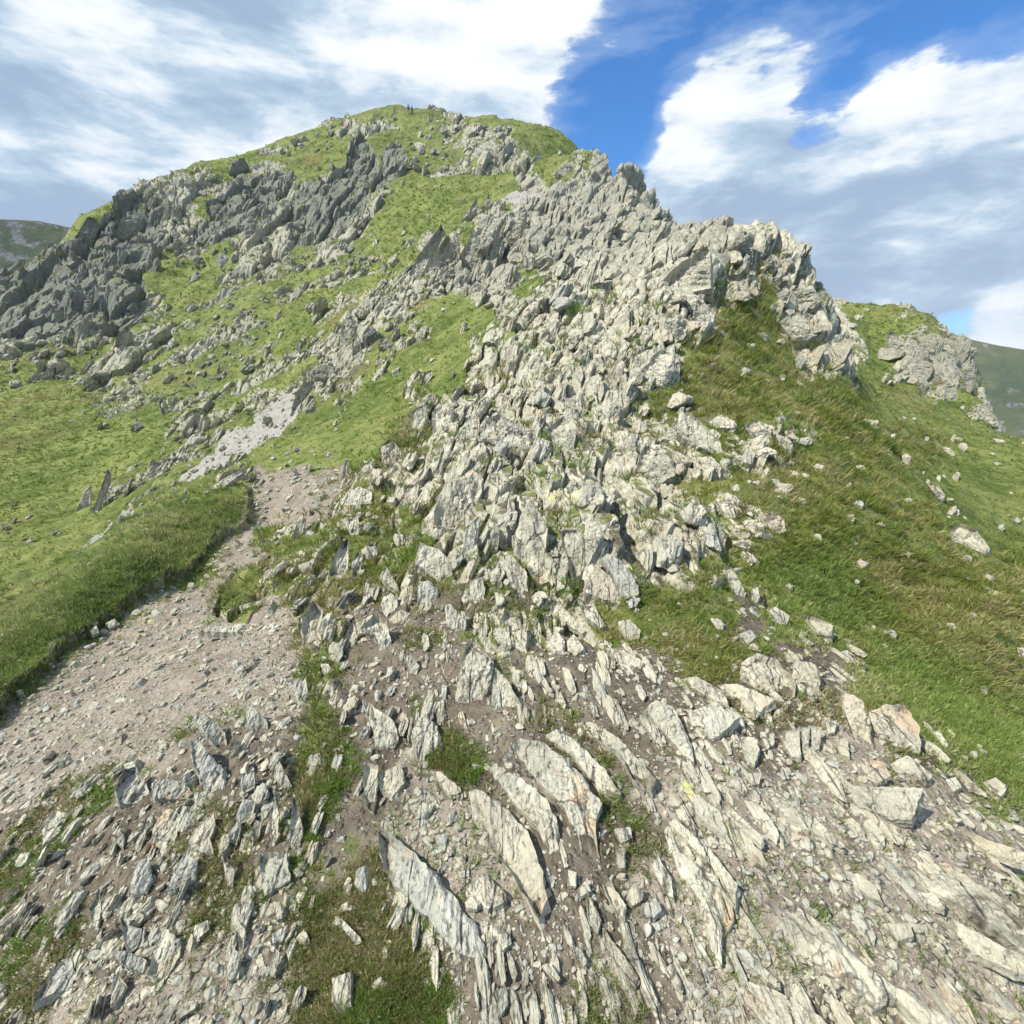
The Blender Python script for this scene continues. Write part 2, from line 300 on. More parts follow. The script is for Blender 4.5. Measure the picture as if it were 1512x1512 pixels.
R rock_blade t=.6 | 205,850 235,845 300,960 290,1020 240,950 | steep pale rib left of the right grass, above the humped rock
R rock_blade t=.65 | 320,950 350,935 360,980 330,1030 | grey stub right of the steep pale rib
R rock_slab t=.4 | 690,1215 740,1210 830,1275 800,1280 | slim flat stone where earth meets the bright right grass
R boulder t=.7 | 980,355 1000,350 1020,370 1010,400 985,400 | small bluish stone on the edge of the right gully
R loose_stone t=.5 | 265,1140 320,1120 345,1150 310,1185 | grey stone in earth left of the broad flat stone
E rock_block t=.8 | 170,545 260,460 365,410 370,555 300,570 | big slab with a sheer shaded right side near the top of the crest
E boulder t=.8 | 250,580 310,580 385,640 380,690 330,710 300,650 | round-nosed pale boulder overhanging the grassy gully
E boulder t=.8 | 200,680 240,630 290,690 270,745 215,745 | pale boulder to the left of the round-nosed boulder
E rock_slab t=.8 o=.3 | 100,880 170,790 240,755 235,850 200,930 130,900 | lichen-spotted slab with a sharp upright right edge near the right edge of the crest
E boulder t=.8 | 190,1110 220,1060 265,1100 260,1130 | small pointed boulder left of the tall pointed boulder
E boulder t=.8 | 75,1260 130,1120 230,1180 240,1240 150,1280 | pyramid shaped pale boulder below the grassy knoll
E boulder t=.85 d=.15 | 605,570 640,550 665,570 650,610 620,610 | rounded block perched high on the right buttress
E rock_block t=.8 d=.15 | 620,680 680,640 745,660 740,740 680,750 640,710 | broad pale block at mid height on the right buttress
E rock_block t=.8 d=.15 | 665,560 740,545 775,600 740,630 680,620 | overhanging block at the outer edge of the right buttress
E rock_block t=.85 d=.3 | 425,510 505,500 510,590 450,580 | square grey block at the left of the right buttress
E rock_slab t=.85 d=.3 | 495,420 525,405 520,470 500,460 | thin upright plate on top of the right buttress
E rock_block t=.85 d=.3 | 540,450 590,430 605,470 560,490 | grey block under the grassy top of the right buttress
F rock_blade t=.75 d=.2 | 450,950 510,830 610,700 620,720 570,830 510,940 470,980 | leftmost long blade at the foot of the steep central crag
F rock_blade t=.75 d=.2 | 500,950 580,830 640,740 650,800 590,900 560,965 | second long blade from the left at the foot of the central crag
F rock_slab t=.85 d=.2 | 575,960 620,870 645,860 650,960 610,970 | short pale plate at the very foot of the central crag
F rock_slab t=.85 d=.25 | 700,850 750,720 790,800 800,860 740,890 | large pale smooth plate low on the central crag
F rock_blade t=.75 d=.2 | 640,870 650,790 690,740 690,860 660,900 | blade between the long blades and the large smooth plate
F rock_blade t=.75 d=.2 | 680,720 740,620 770,580 770,640 720,700 | pointed blade on the left edge of the central crag
F rock_blade t=.75 d=.2 | 790,640 820,560 840,600 800,670 | sharp spike at the upper left edge of the central crag
F rock_slab t=.75 d=.2 | 780,760 830,650 880,680 840,760 800,810 | slanting slab in the middle left of the central crag
F rock_blade t=.75 d=.2 | 815,850 850,780 890,740 870,830 830,860 | dark edged blade at the lower middle of the central crag
F rock_blade t=.75 d=.2 | 900,760 960,650 990,640 960,760 920,810 | long pale blade at the centre of the central crag
F rock_slab t=.75 d=.2 | 1120,460 1170,410 1200,440 1190,520 1150,480 | smooth slab near the top of the central crag
F boulder t=.8 d=.2 | 1030,860 1080,830 1110,850 1070,890 1040,910 | tilted oval boulder below the central crag
F boulder t=.8 d=.2 | 990,850 1030,840 1025,900 990,900 | squat boulder left of the tilted oval boulder
F boulder t=.8 d=.1 | 730,990 770,950 815,985 780,1010 740,1010 | pale boulder in grass under the central crag
F rock_blade t=.8 d=.3 | 690,980 730,900 745,920 710,985 | narrow fin in grass at the base of the central crag
J rock_pinnacle t=.7 d=.2 | 660,260 680,180 730,150 800,240 780,290 700,340 680,300 | pointed green-grey outcrop on the mountainside left of the crest
J rock_blade t=.85 d=.2 | 735,410 735,310 770,270 795,330 780,430 | pale upright blade under the pointed green-grey outcrop
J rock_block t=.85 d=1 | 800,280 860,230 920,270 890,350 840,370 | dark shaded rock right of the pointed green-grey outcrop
J rock_slab t=.8 d=.3 | 900,340 930,280 1000,340 990,390 940,370 | tilted triangular plate right of the dark shaded rock
J rock_blade t=.85 | 880,470 905,400 930,450 920,490 | small pale pointed stone below the tilted triangular plate
J rock_slab t=.6 d=.6 | 460,510 540,460 640,490 640,530 560,550 490,545 | dark jutting plate with a black gap beneath on the mountainside
J rock_slab t=.6 c=.3 | 330,830 360,700 420,590 490,560 480,600 410,680 395,800 360,850 | pale green tongue of smooth rock at the top of the scree
J rock_block t=.8 d=.2 | 430,760 460,660 490,670 500,790 450,800 | shorter pale rock right of the pale green tongue
J boulder t=.8 | 975,540 990,500 1040,480 1030,520 990,555 | lone pale rock in grass on the left flank of the crest
J boulder t=.8 | 1175,580 1190,520 1240,500 1245,540 1200,600 | upright white rock on the left shoulder of the upper crest
J boulder t=.8 | 1185,690 1230,650 1285,680 1270,720 1210,720 | round white rock below the upright one on the left shoulder
J rock_blade t=.85 | 640,1350 690,1080 710,1070 700,1130 670,1290 650,1370 | tall thin needle of slate beside the head of the path
J loose_stone t=.7 | 560,1040 590,1015 620,1040 600,1065 | rounded stone on grass above the head of the path
J rock_slab t=.8 d=.2 | 890,100 920,40 960,30 980,70 940,105 | pale slab near the foot of the crag, above the pointed outcrop
G rock_blade t=.65 | 340,770 375,680 405,650 400,740 365,800 | leftmost pale fin on the grass slope beside the scree
G rock_blade t=.65 | 395,820 430,720 480,580 495,600 450,740 420,800 | long pale fin next to the leftmost one beside the scree
G rock_block t=.85 d=.3 | 660,600 680,540 720,560 700,620 665,625 | stubby rock at the right end of the fins beside the scree
G rock_blade t=.85 d=.4 | 585,400 610,355 640,390 600,410 | lone triangular rock high on the left grass slope
G rock_slab t=.4 | 910,690 960,650 1090,570 1080,600 1000,660 | flat pale slab on the grass above the turf bank
G rock_blade t=.8 c=.7 | 1295,900 1340,790 1365,800 1350,870 1310,910 | pointed stub in the earthy clump beside the path
G loose_stone t=.5 | 1330,1010 1385,990 1395,1025 1350,1045 | square stone at the foot of the earthy clump
G flat_stone t=.3 c=.8 | 1070,1190 1190,1160 1200,1170 1080,1210 | thin brown plate lying across the path
G flat_stone t=.25 | 890,1300 980,1270 1140,1270 1150,1300 1000,1310 | long flat rock set in the middle of the path
G loose_stone t=.6 | 470,1270 510,1250 535,1275 490,1290 | rounded stone at the grass edge of the path, right of a pair
G loose_stone t=.6 | 400,1300 430,1280 440,1310 410,1325 | rounded stone at the grass edge of the path, left of a pair
B rock_slab t=.65 o=1 c=.1 | 830,270 870,280 930,350 985,410 990,520 930,530 880,460 845,380 | grey plate with orange lichen patches in the lower left earth
B rock_block t=.65 | 1070,115 1110,130 1165,190 1170,240 1120,250 1080,210 | chunky grey rock by a dry grass tuft below the path
B rock_block t=.55 c=.2 | 500,490 540,400 590,390 650,490 660,560 600,550 520,550 | rounded grey hump left of the grey plate with orange lichen
B rock_slab t=.5 c=.2 | 660,460 720,440 800,460 860,525 780,530 670,525 | layered low hump between the rounded one and the orange plate
B rock_block t=.6 o=.7 | 690,580 740,570 790,600 780,650 750,745 700,740 655,720 | mottled tan square block in the lower left earth
B rock_slab t=.6 c=.8 | 820,720 860,640 930,590 940,640 915,700 935,770 870,760 | tan pointed slab behind the grey triangular rock at lower left
B rock_block t=.65 c=.1 | 730,920 800,770 860,790 855,880 800,915 | grey triangular rock with a sharp shaded left edge at lower left
B rock_block t=.7 c=.1 | 560,940 600,800 650,790 665,880 640,940 | speckled grey rock left of the grey triangular rock
B flat_stone t=.4 | 1125,765 1245,755 1265,880 1150,955 | pale kite shaped flat stone in the lower left dirt
B rock_blade t=.75 | 985,705 1025,610 1050,660 1030,735 | small fin above the kite shaped flat stone
B rock_blade t=.75 | 965,765 1020,840 1015,920 990,900 | slim tooth left of the kite shaped flat stone
B rock_blade t=.8 | 1280,500 1305,600 1320,660 1300,780 1260,720 1265,640 | tallest wavy blade right of the kite shaped flat stone
B rock_blade t=.7 | 1180,415 1215,360 1270,470 1250,500 | split fin above the tallest wavy blade
B rock_blade t=.8 | 1175,650 1195,510 1215,600 1210,690 1185,710 | narrow spike just left of the tallest wavy blade
B rock_block t=.7 c=.1 | 525,1040 560,1080 630,1100 625,1170 560,1200 535,1130 | greenish grey tooth, upper of two at lower left
B rock_block t=.6 c=.1 | 500,1200 540,1190 640,1230 620,1290 550,1265 | greenish grey stone, lower of two at lower left
B rock_slab t=.65 o=.9 | 640,1290 680,1170 720,1090 790,1150 780,1220 720,1320 670,1320 | yellow-topped grey slab beside a black hollow at lower left
B rock_slab t=.5 c=.1 | 135,1410 270,1230 310,1220 330,1300 310,1350 200,1390 | large grey triangular slab in the bottom left corner
B rock_block t=.6 | 480,1430 490,1310 510,1290 550,1340 500,1440 | split pale tooth right of the large slab in the bottom left corner
B loose_stone t=.4 | 765,1460 820,1410 860,1405 850,1440 780,1490 | white oval stone at the bottom edge on the left
B rock_block t=.6 | 835,1140 850,1080 905,1060 910,1100 850,1150 | grey stone right of the yellow-topped slab
B rock_blade t=.7 | 1035,1060 1070,1100 1060,1180 1040,1180 | pale sliver in the moss right of the black hollow
B rock_blade t=.7 | 990,1260 1020,1180 1050,1210 1040,1310 1000,1320 | pale tooth below the moss at lower left
B rock_blade t=.7 | 1170,1290 1200,1180 1220,1200 1200,1300 | slim pale spike in gravelly dirt at lower left
B loose_stone t=.6 | 1200,980 1225,980 1230,1050 1205,1060 | small upright stone below the kite shaped flat stone
B loose_stone t=.6 | 1185,1120 1250,1080 1230,1150 1190,1160 | grey stone above the slim pale spike
B rock_block t=.7 c=.2 | 1050,420 1110,410 1110,480 1075,500 1050,480 | small grey block right of the grey plate with orange lichen
B rock_blade t=.7 | 1265,10 1330,0 1345,70 1325,140 1300,110 | pale standing leaf by moss at the lower right of the path
B rock_slab t=.6 d=.3 | 845,170 900,160 980,240 1000,340 940,300 880,230 | dark grey knobbly slab above the grey plate with orange lichen
B rock_blade t=.7 | 585,740 625,640 640,600 635,680 610,755 | narrow fin left of the mottled tan block
B rock_blade t=.65 | 485,690 520,640 545,700 535,740 490,700 | white-topped tooth over a dark hole at lower left
B rock_blade t=.65 | 385,1010 430,920 440,1000 430,1100 400,1070 | pale curved fin in moss at lower left
B rock_slab t=.4 | 185,660 240,580 300,590 260,670 190,730 | bright sloping plate on the left rim below the path
B rock_block t=.65 c=.2 | 1030,600 1060,530 1115,540 1100,610 1050,640 | lumpy grey stone above the small fin at lower left
B rock_blade t=.7 | 1100,690 1110,620 1140,630 1130,690 1105,720 | short fin right of the small fin at lower left
S rock_slab t=.85 d=.45 | 530,560 540,450 570,430 640,500 660,530 600,560 | largest smooth pale face of the small crag on the far right slope
S rock_block t=.85 d=.5 | 750,600 760,530 800,520 840,600 830,630 770,620 | square face in the middle of the far right crag
S rock_block t=.85 d=.5 | 710,760 725,650 780,620 860,640 860,720 810,790 760,800 | broad block at the lower middle of the far right crag
S rock_block t=.85 d=.5 | 850,790 855,710 890,710 930,790 900,810 | rounded block low on the far right crag
S rock_pinnacle t=.85 d=.5 | 950,910 960,830 1020,820 1045,930 1000,950 | rounded pillar near the right end of the far right crag
S rock_pinnacle t=.85 d=.5 | 1090,880 1080,780 1120,660 1160,680 1160,800 1120,890 | tall pillar at the right end of the far right crag
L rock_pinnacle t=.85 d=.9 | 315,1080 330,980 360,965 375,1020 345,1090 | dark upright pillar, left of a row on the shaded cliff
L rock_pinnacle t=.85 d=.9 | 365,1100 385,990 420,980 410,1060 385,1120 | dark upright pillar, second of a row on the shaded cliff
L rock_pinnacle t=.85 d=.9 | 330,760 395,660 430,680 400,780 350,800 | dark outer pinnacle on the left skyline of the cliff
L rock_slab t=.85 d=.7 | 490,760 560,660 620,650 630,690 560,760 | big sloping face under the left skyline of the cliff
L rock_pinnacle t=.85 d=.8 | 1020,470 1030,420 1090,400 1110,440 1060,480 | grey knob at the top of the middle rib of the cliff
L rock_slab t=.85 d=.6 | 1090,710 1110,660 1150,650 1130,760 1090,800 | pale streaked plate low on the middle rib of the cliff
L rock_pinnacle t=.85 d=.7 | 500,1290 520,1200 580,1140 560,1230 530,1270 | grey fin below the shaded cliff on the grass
"""
# ---------- base shape of the ground ----------
# near ground as (u, v, height relative to the eye); farther ground as (u, v, range)
ZP = """756 1512 -1.6;300 1512 -1.65;0 1512 -1.78;1200 1512 -1.6;1512 1512 -1.66;0 1300 -1.8;250 1300 -1.62;500 1300 -1.6;756 1300 -1.55;1000 1300 -1.55
1250 1300 -1.55;1512 1300 -1.65;0 1100 -1.92;200 1100 -1.72;300 1080 -1.55;450 1080 -1.55;600 1080 -1.5;756 1080 -1.45;950 1080 -1.45;1150 1050 -1.45
1300 1080 -1.5;1512 1100 -1.72;0 1030 -2.05;150 950 -2.0;250 960 -1.85;430 960 -1.58;560 930 -1.45;720 920 -1.36;900 920 -1.36;1080 960 -1.42
1250 960 -1.55;1400 1000 -1.75;1512 1030 -1.95;380 860 -1.72;280 870 -1.95;330 815 -1.97;400 765 -1.85;330 755 -1.72;200 850 -1.82;100 930 -1.95
0 980 -2.15;60 900 -2.15;255 735 -1.95;0 905 -2.4;120 840 -2.2;335 712 -1.8;600 850 -1.38;760 850 -1.25;900 855 -1.22;1020 850 -1.25;500 800 -1.5;440 850 -1.6"""
RP = """0 860 15;130 800 16;250 690 18;350 650 18;430 640 15;400 700 9.5;440 720 7.6
480 680 9;560 620 10.5;600 560 13;650 510 16;700 460 19;780 400 24;700 430 26;620 415 28;560 690 6.6;620 750 4.9
760 740 4.2;880 770 4.2;1000 750 4.6;700 680 5.2;860 660 5.7;960 610 7;820 540 8.5;950 530 8.4;750 480 12;900 450 11.5;1000 440 11.5
1020 400 13.5;950 370 17;880 390 19;1050 370 15;1130 358 16.5;1205 440 16.6;1225 500 15;1180 560 13;1235 600 11.5;1160 500 14.5
1090 450 14;1080 520 11;1050 570 9;1100 590 8;1130 605 7.2;1040 640 6.3;1150 650 6.6;1170 690 6;1060 700 5.2;1140 770 4.5
1100 830 3.9;1200 860 4;1250 780 4.9;1290 820 4.9;1200 700 5.9;1330 900 4.5;1450 950 4.2;1400 860 5.2;1512 900 5
1220 640 10;1300 720 9;1380 800 8.5;1450 820 9.5;1512 820 11;1260 600 16;1320 650 15;1400 700 17;1512 740 18;1512 660 30;1430 630 36
1350 560 45;1300 520 48;1260 470 55;1430 570 48;1390 520 56
620 400 30;680 340 36;750 380 30;760 300 45;830 330 38;830 240 60;960 320 38;900 280 50;1010 330 34
60 380 105;0 430 105;0 470 98;600 220 115;700 230 100;780 220 105;480 250 110;350 290 112;200 330 110;600 300 80;640 350 60
500 350 85;400 330 100;250 420 92;100 450 95;0 520 85;500 430 50;400 480 55;300 500 65;150 540 70;0 600 60;560 490 24;480 560 24
430 520 36;350 570 35;200 620 42;80 680 38;0 740 30;150 740 24;300 640 24;400 610 23"""
SKY = """105 342 108;145 312 112;205 282 118;280 248 125;380 212 130;450 192 135;520 174 140;604 165 140;650 165 140;720 180 138;800 198 125;850 220 112
868 226 64;930 252 58;985 292 48;1055 337 36;1075 345 19;1130 352 17.5;1190 374 17.3;1212 420 17;1240 446 60;1300 468 70;1345 484 78;1395 508 62;1440 545 52;1468 605 42;1512 645 36"""
def rows(s): return [tuple(float(x) for x in e.split()) for l in s.split('\n') for e in l.split(';') if e.strip()]
KA = 1.35
pts = []; tv = []
def addp(th, r, t): pts.append((th*KA, math.log(r))); tv.append(t)
def cp(u, v, r=None, z=None):
    d = pdir(u, v); h = math.hypot(d[0], d[1]); t = d[2]/h; th = math.atan2(d[0], d[1])
    if r is None: r = z/t
    addp(th, r, t); return th, r, t
for u, v, z in rows(ZP): cp(u, v, z=z)
for u, v, r in rows(RP): cp(u, v, r=r)
for u, v, r in rows(SKY):
    th, r, t = cp(u, v, r=r)
    addp(th, r*1.16, t-.035 if r > 30 else t-.06); addp(th, r*1.6, t-.16)
for a in range(-95, 96, 19):
    th = math.radians(a); addp(th, .25, -1.62/.25) if 0 else addp(th, .7, -1.64/.7); addp(th, 420, -.22); addp(th, 250, -.12)
for a, sl in ((-60, -.05), (-75, -.05), (-92, -.1), (62, -.06), (78, -.08), (92, -.1)):
    th = math.radians(a)
    for r in (1.5, 3, 6): addp(th, r, (-1.65+sl*r*2)/r)
    for r in (14, 40, 90): addp(th, r, (-.22 if abs(a) > 70 else (-.12 if a < 0 else -.2)))
pts = np.array(pts); tv = np.array(tv)
def phi(a, b): return np.sqrt(((a[:, None, :]-b[None, :, :])**2).sum(-1)+.03**2)
# work with asinh-compressed tangent near the feet so the flat floor stays flat
LR0 = math.log(.45); LR1 = math.log(420.)
def base0(lr): return -1.6/np.exp(lr)*np.exp(-np.exp(lr)/60)
A_ = phi(pts, pts); A_[np.diag_indices(len(pts))] += -2e-3
wts = np.linalg.lstsq(np.block([[A_, np.ones((len(pts), 1))], [np.ones((1, len(pts))), np.zeros((1, 1))]]), np.r_[tv-base0(pts[:, 1]), 0], rcond=None)[0]
NA, NR = Q_NA, Q_NR
AZ = np.linspace(-math.radians(66), math.radians(66), NA)
_k = np.linspace(0, 1, 4000); _lr = LR0+(LR1-LR0)*_k
_d = np.interp(_lr, [LR0, 0, 1.2, 2.2, 3.2, 4.6, 5.0, LR1], [1.2, 1.5, 1.15, 1.15, 1.1, 1.1, .5, .12])
_c = np.cumsum(_d); _c = (_c-_c[0])/(_c[-1]-_c[0])
LR = np.interp(np.linspace(0, 1, NR), _c, _lr); RR = np.exp(LR)
def evalt(az, lr):
    q = np.stack([az*KA, lr], -1).reshape(-1, 2); out = np.empty(len(q))
    for s in range(0, len(q), 20000): out[s:s+20000] = phi(q[s:s+20000], pts)@wts[:-1]+wts[-1]
    return out+base0(q[:, 1])
CA, CR = 300, 360
ca = np.linspace(AZ[0], AZ[-1], CA); ci = np.linspace(0, NR-1, CR); clr = np.interp(ci, np.arange(NR), LR)
g0, g1 = np.meshgrid(ca, clr, indexing='ij')
TC = (evalt(g0.ravel(), g1.ravel())-base0(g1.ravel())).reshape(CA, CR)
def up1(M, n, axis):     # Catmull-Rom upsampling along one axis
    m = M.shape[axis]; x = np.linspace(0, m-1, n); i = np.minimum(x.astype(int), m-2); f = x-i
    g = lambda k: np.take(M, np.clip(i+k, 0, m-1), axis)
    sh = [1, 1]; sh[axis] = n; f = f.reshape(sh); a, b, c, d = g(-1), g(0), g(1), g(2)
    return b+.5*f*(c-a+f*(2*a-5*b+4*c-d+f*(3*(b-c)+d-a)))
TT = up1(up1(TC, NA, 0), NR, 1)+base0(LR)[None, :]
SIN, COS = np.sin(AZ)[:, None], np.cos(AZ)[:, None]
P = np.stack([SIN*RR, COS*RR, TT*RR+CAMZ], -1).astype(np.float32)
PU, PV, PD = project(P)
wn = np.stack([perlin(np.stack([PU/70, PV/70, 0*PU+k], -1)) for k in (3.3, 9.1)])+.5*np.stack([perlin(np.stack([PU/24, PV/24, 0*PU+k], -1)) for k in (5.3, 1.1)])
PR, _w = cover(PU, PV, wn*26); del _w
RK, GS, PA, EA, DK, OL, SCR, SLB = [PR[..., k] for k in range(8)]
# hummocks and tussocks, growing with range as the visible features do
lr = LR[None, :]; R2 = RR[None, :]
FP = P.reshape(-1, 3)
def nz(scale, o=3, st=(1, 1, 1), sh=0): return fbm(FP*np.array(st, np.float32)*scale+sh, o).reshape(NA, NR)
Z = np.zeros((NA, NR), np.float32)
wn_ = lambda lo, hi: np.clip((R2-lo)/(hi-lo), 0, 1)
Z += nz(.05, 3)*2.2*sstep(22, 60, R2)*(.5+.8*RK)
Z += nz(.22, 3, sh=5)*.55*sstep(7, 20, R2)*(.35+.65*RK)
Z += nz(.9, 3, sh=9)*(.05+.10*sstep(2.5, 7, R2))*(1-.6*PA)
Z += nz(4.2, 3, sh=2)*.022*(1-.5*PA)
# earth bank standing over the path on the left, tussocky right bank
tus = 1-abs(nz(2.2, 2, (1, 1, .6), 31))
Z += (tus-.5)*.10*OL*sstep(3, 6, R2)
# grassy terraces on the hillside
ter = nz(.16, 2, (.6, .6, 1.6), 44)
tl_ = [q for c, q in AREAS if c == 'l'][0]; ins = inpoly(tl_, PU+wn[0]*7, PV+wn[1]*7) & (R2 < 13)     # turf standing a hand above the worn path
def segd(a, b):
    ab = b-a; t = np.clip(((PU-a[0])*ab[0]+(PV-a[1])*ab[1])/(ab@ab), 0, 1); return np.hypot(PU-a[0]-t*ab[0], PV-a[1]-t*ab[1])
ed_ = np.min([segd(tl_[k], tl_[k+1]) for k in range(5, 13)], axis=0)
Z += ins*(.10+.17*sstep(0, 50, ed_))*sstep(13, 9, R2)
P[..., 2] += Z
# ---------- fractured bedrock ----------
rk = np.clip(RK*1.25-.12, 0, 1)
_q = np.stack([FP[:, 0]/np.tile(RR, NA)*9, np.tile(LR, NA)*6, FP[:, 2]/np.tile(RR, NA)*9], -1)
clump = (perlin(_q)+.6*perlin(_q*2.7+7)).reshape(NA, NR); del _q
mid_ = 1-abs(RK-.45)/.35
RK = np.where(mid_ > 0, RK*(1-mid_.clip(0, 1)*(1-sstep(-.25, .3, clump)*1.5)), RK).astype(np.float32)
rk = np.clip(RK*1.25-.12, 0, 1)
B_ = np.stack([STR, NRM, UPD], 1).astype(np.float32)
def blocks(size, lo, hi, amt, stretch=(.55, 1.9, .8), seed=0., wt=None):
    m = (rk > .06) & (R2 > lo) & (R2 < hi)
    q = (P[m]@B_)*(np.array(stretch, np.float32)/size)
    q = q+.35*np.stack([perlin(q*.7+11), perlin(q*.7+23), perlin(q*.7+37)], -1)+seed
    a, b, e = cells(q)
    fade = (sstep(lo, lo*1.5+.01, np.broadcast_to(R2, m.shape)[m])*(1-sstep(hi*.65, hi, np.broadcast_to(R2, m.shape)[m])))*rk[m]
    h = ((a-.45)*1.0-.55*(1-sstep(0., .14, e)))*size*amt*fade
    D = (UPD*.8-.15*FWD*0+np.array([0, -.35, .25]))
    P[m] += (h[:, None]*D+((b-.5)*size*amt*.5*fade)[:, None]*np.array([0, -.8, 0])).astype(np.float32)
    return m
blocks(6., 45, 420, .36, (.8, 1.7, .4), seed=3.)
blocks(2.4, 20, 420, .28, (.8, 1.9, .6), seed=8.)
rk = rk*sstep(.12, .5, rk)
blocks(1.2, 6, 60, .30, (.5, 1.9, .55), seed=1.)
blocks(.55, 1.6, 28, .36, (.5, 2.0, .6), seed=5.)
blocks(.19, .4, 12, .22, (.45, 1.9, .6), seed=2.)
blocks(.06, .4, 3.5, .28, seed=12.)
# ---------- first-hit lookup of the ground ----------
qq = P-CAM.astype(np.float32); HT = qq[..., 2]/np.hypot(qq[..., 0], qq[..., 1])
def hit(u, v):
    u = np.atleast_1d(np.asarray(u, float)); v = np.atleast_1d(np.asarray(v, float))
    d = pdir(u, v); th = np.arctan2(d[:, 0], d[:, 1]); t = d[:, 2]/np.hypot(d[:, 0], d[:, 1])
    c = np.clip(np.rint((th-AZ[0])/(AZ[1]-AZ[0])).astype(int), 0, NA-1)
    r = np.empty(len(u)); ok = np.empty(len(u), bool)
    for s in range(0, len(u), 4000):
        up = HT[c[s:s+4000]] >= t[s:s+4000, None]
        k = up.argmax(1); ok[s:s+4000] = up.any(1)
        k0 = np.maximum(k-1, 0); cc = c[s:s+4000]
        a, b = HT[cc, k0], HT[cc, k]; f = np.clip((t[s:s+4000]-a)/np.where(abs(b-a) < 1e-9, 1, b-a), 0, 1)
        r[s:s+4000] = RR[k0]*(1-f)+RR[k]*f
    h = np.hypot(d[:, 0], d[:, 1])
    X = CAM+d*(r/h)[:, None]
    return X, r/h, ok          # r/h = depth along the view axis
# ---------- materials ----------
def newmat(name):
    m = bpy.data.materials.new(name); m.use_nodes = True; nt = m.node_tree; nt.nodes.clear()
    return m, nt
class N:
    def __init__(s, nt): s.nt = nt
    def __call__(s, typ, ins=None, **kw):
        n = s.nt.nodes.new(typ)
        for k, v in kw.items(): setattr(n, k, v)
        for k, v in (ins or {}).items():
            if isinstance(v, bpy.types.NodeSocket): s.nt.links.new(v, n.inputs[k])
            else: n.inputs[k].default_value = v
        return n
    def math(s, op, a, b=0., c=0., clamp=False):
        n = s('ShaderNodeMath', operation=op, use_clamp=clamp)
        for k, v in enumerate((a, b, c)):
            if isinstance(v, bpy.types.NodeSocket): s.nt.links.new(v, n.inputs[k])
            else: n.inputs[k].default_value = v
        return n.outputs[0]
    def ss(s, x, lo, hi, a=0., b=1.):
        return s('ShaderNodeMapRange', {0: x, 1: lo, 2: hi, 3: a, 4: b}, interpolation_type='SMOOTHSTEP').outputs[0]
    def mix(s, f, a, b, mode='MIX'):
        n = s('ShaderNodeMix', data_type='RGBA', blend_type=mode)
        for k, v in ((0, f), (6, a), (7, b)):
            if isinstance(v, bpy.types.NodeSocket): s.nt.links.new(v, n.inputs[k])
            else: n.inputs[k].default_value = v if k == 0 or len(v) == 4 else (*v, 1)
        return n.outputs[2]
    def noise(s, vec, scale, detail=4., rough=.55, dist=0.):
        return s('ShaderNodeTexNoise', {'Vector': vec, 'Scale': scale, 'Detail': detail, 'Roughness': rough, 'Distortion': dist}).outputs[0]
    def vor(s, vec, scale, feature='F1', rnd=1.):
        return s('ShaderNodeTexVoronoi', {'Vector': vec, 'Scale': scale, 'Randomness': rnd}, feature=feature)
    def attr(s, name, out='Fac'): return s('ShaderNodeAttribute', attribute_name=name).outputs[out]
def rock_color(n, pos, tint, dark, warm):
    """weathered slate: pale crust, grey-green fresh faces, lichens"""
    big = n.noise(pos, .55, 5, .6); mid = n.noise(pos, 5.5, 6, .68, .3); fine = n.noise(pos, 42., 4, .7)
    c = n.mix(n.ss(mid, .36, .66), (.275, .265, .20), (.495, .475, .36))
    c = n.mix(n.math('MULTIPLY', n.ss(big, .46, .66), .55), c, (.56, .53, .41))
    c = n.mix(n.ss(tint, .5, .95, 0, .6), c, (.41, .35, .25))
    c = n.mix(n.ss(tint, .45, .05, 0, .7), c, (.31, .32, .28))
    c = n.mix(n.math('MULTIPLY', dark, .85), c, (.115, .13, .105))  # crags' own grey-green tone, plus the left cliff's shade painted into it
    v = n.vor(pos, 16.); crust = n.math('MULTIPLY', n.ss(v.outputs[0], .42, .2), n.ss(n.noise(pos, 3., 3), .5, .62))
    c = n.mix(n.math('MULTIPLY', crust, .5), c, (.60, .58, .50))
    yl = n.math('MULTIPLY', n.ss(n.noise(pos, 2.1, 6, .65), .63, .68), n.ss(n.noise(pos, 19., 4, .6), .46, .56))
    c = n.mix(n.math('MULTIPLY', yl, .8), c, (.48, .47, .13))
    og = n.math('MULTIPLY', n.ss(n.noise(n('ShaderNodeVectorMath', {0: pos, 1: (7.7, 3.1, 9.4)}, operation='ADD').outputs[0], 4.2, 6, .65), .585, .65), warm)
    c = n.mix(n.math('MULTIPLY', og, .5), c, (.52, .30, .14))
    c = n.mix(n.ss(fine, .42, .30, 0, .7), c, (.09, .082, .068))
    mp = n('ShaderNodeMapping', {'Vector': pos, 'Rotation': (0, DIP-math.pi/2, YAW), 'Scale': (3.4, .8, 1.2)}).outputs[0]
    wv = n('ShaderNodeVectorMath', {0: mp, 1: n('ShaderNodeTexNoise', {'Vector': pos, 'Scale': 4., 'Detail': 4.}).outputs[1]}, operation='ADD').outputs[0]
    for sc_, th_, am in ((2.3, .045, .85), (7., .07, .6), (.5, .025, .8)):
        ck = n.vor(wv, sc_, 'DISTANCE_TO_EDGE').outputs[0]; c = n.mix(n.math('MULTIPLY', n.ss(ck, th_, th_*.2), n.ss(n.noise(pos, sc_*1.6, 3), .42, .6, 0, am)), c, (.055, .045, .032))
    c = n.mix(n.ss(n.noise(pos, 110., 1, .6), .5, .75, 0, .3), c, (.64, .61, .53))
    return c
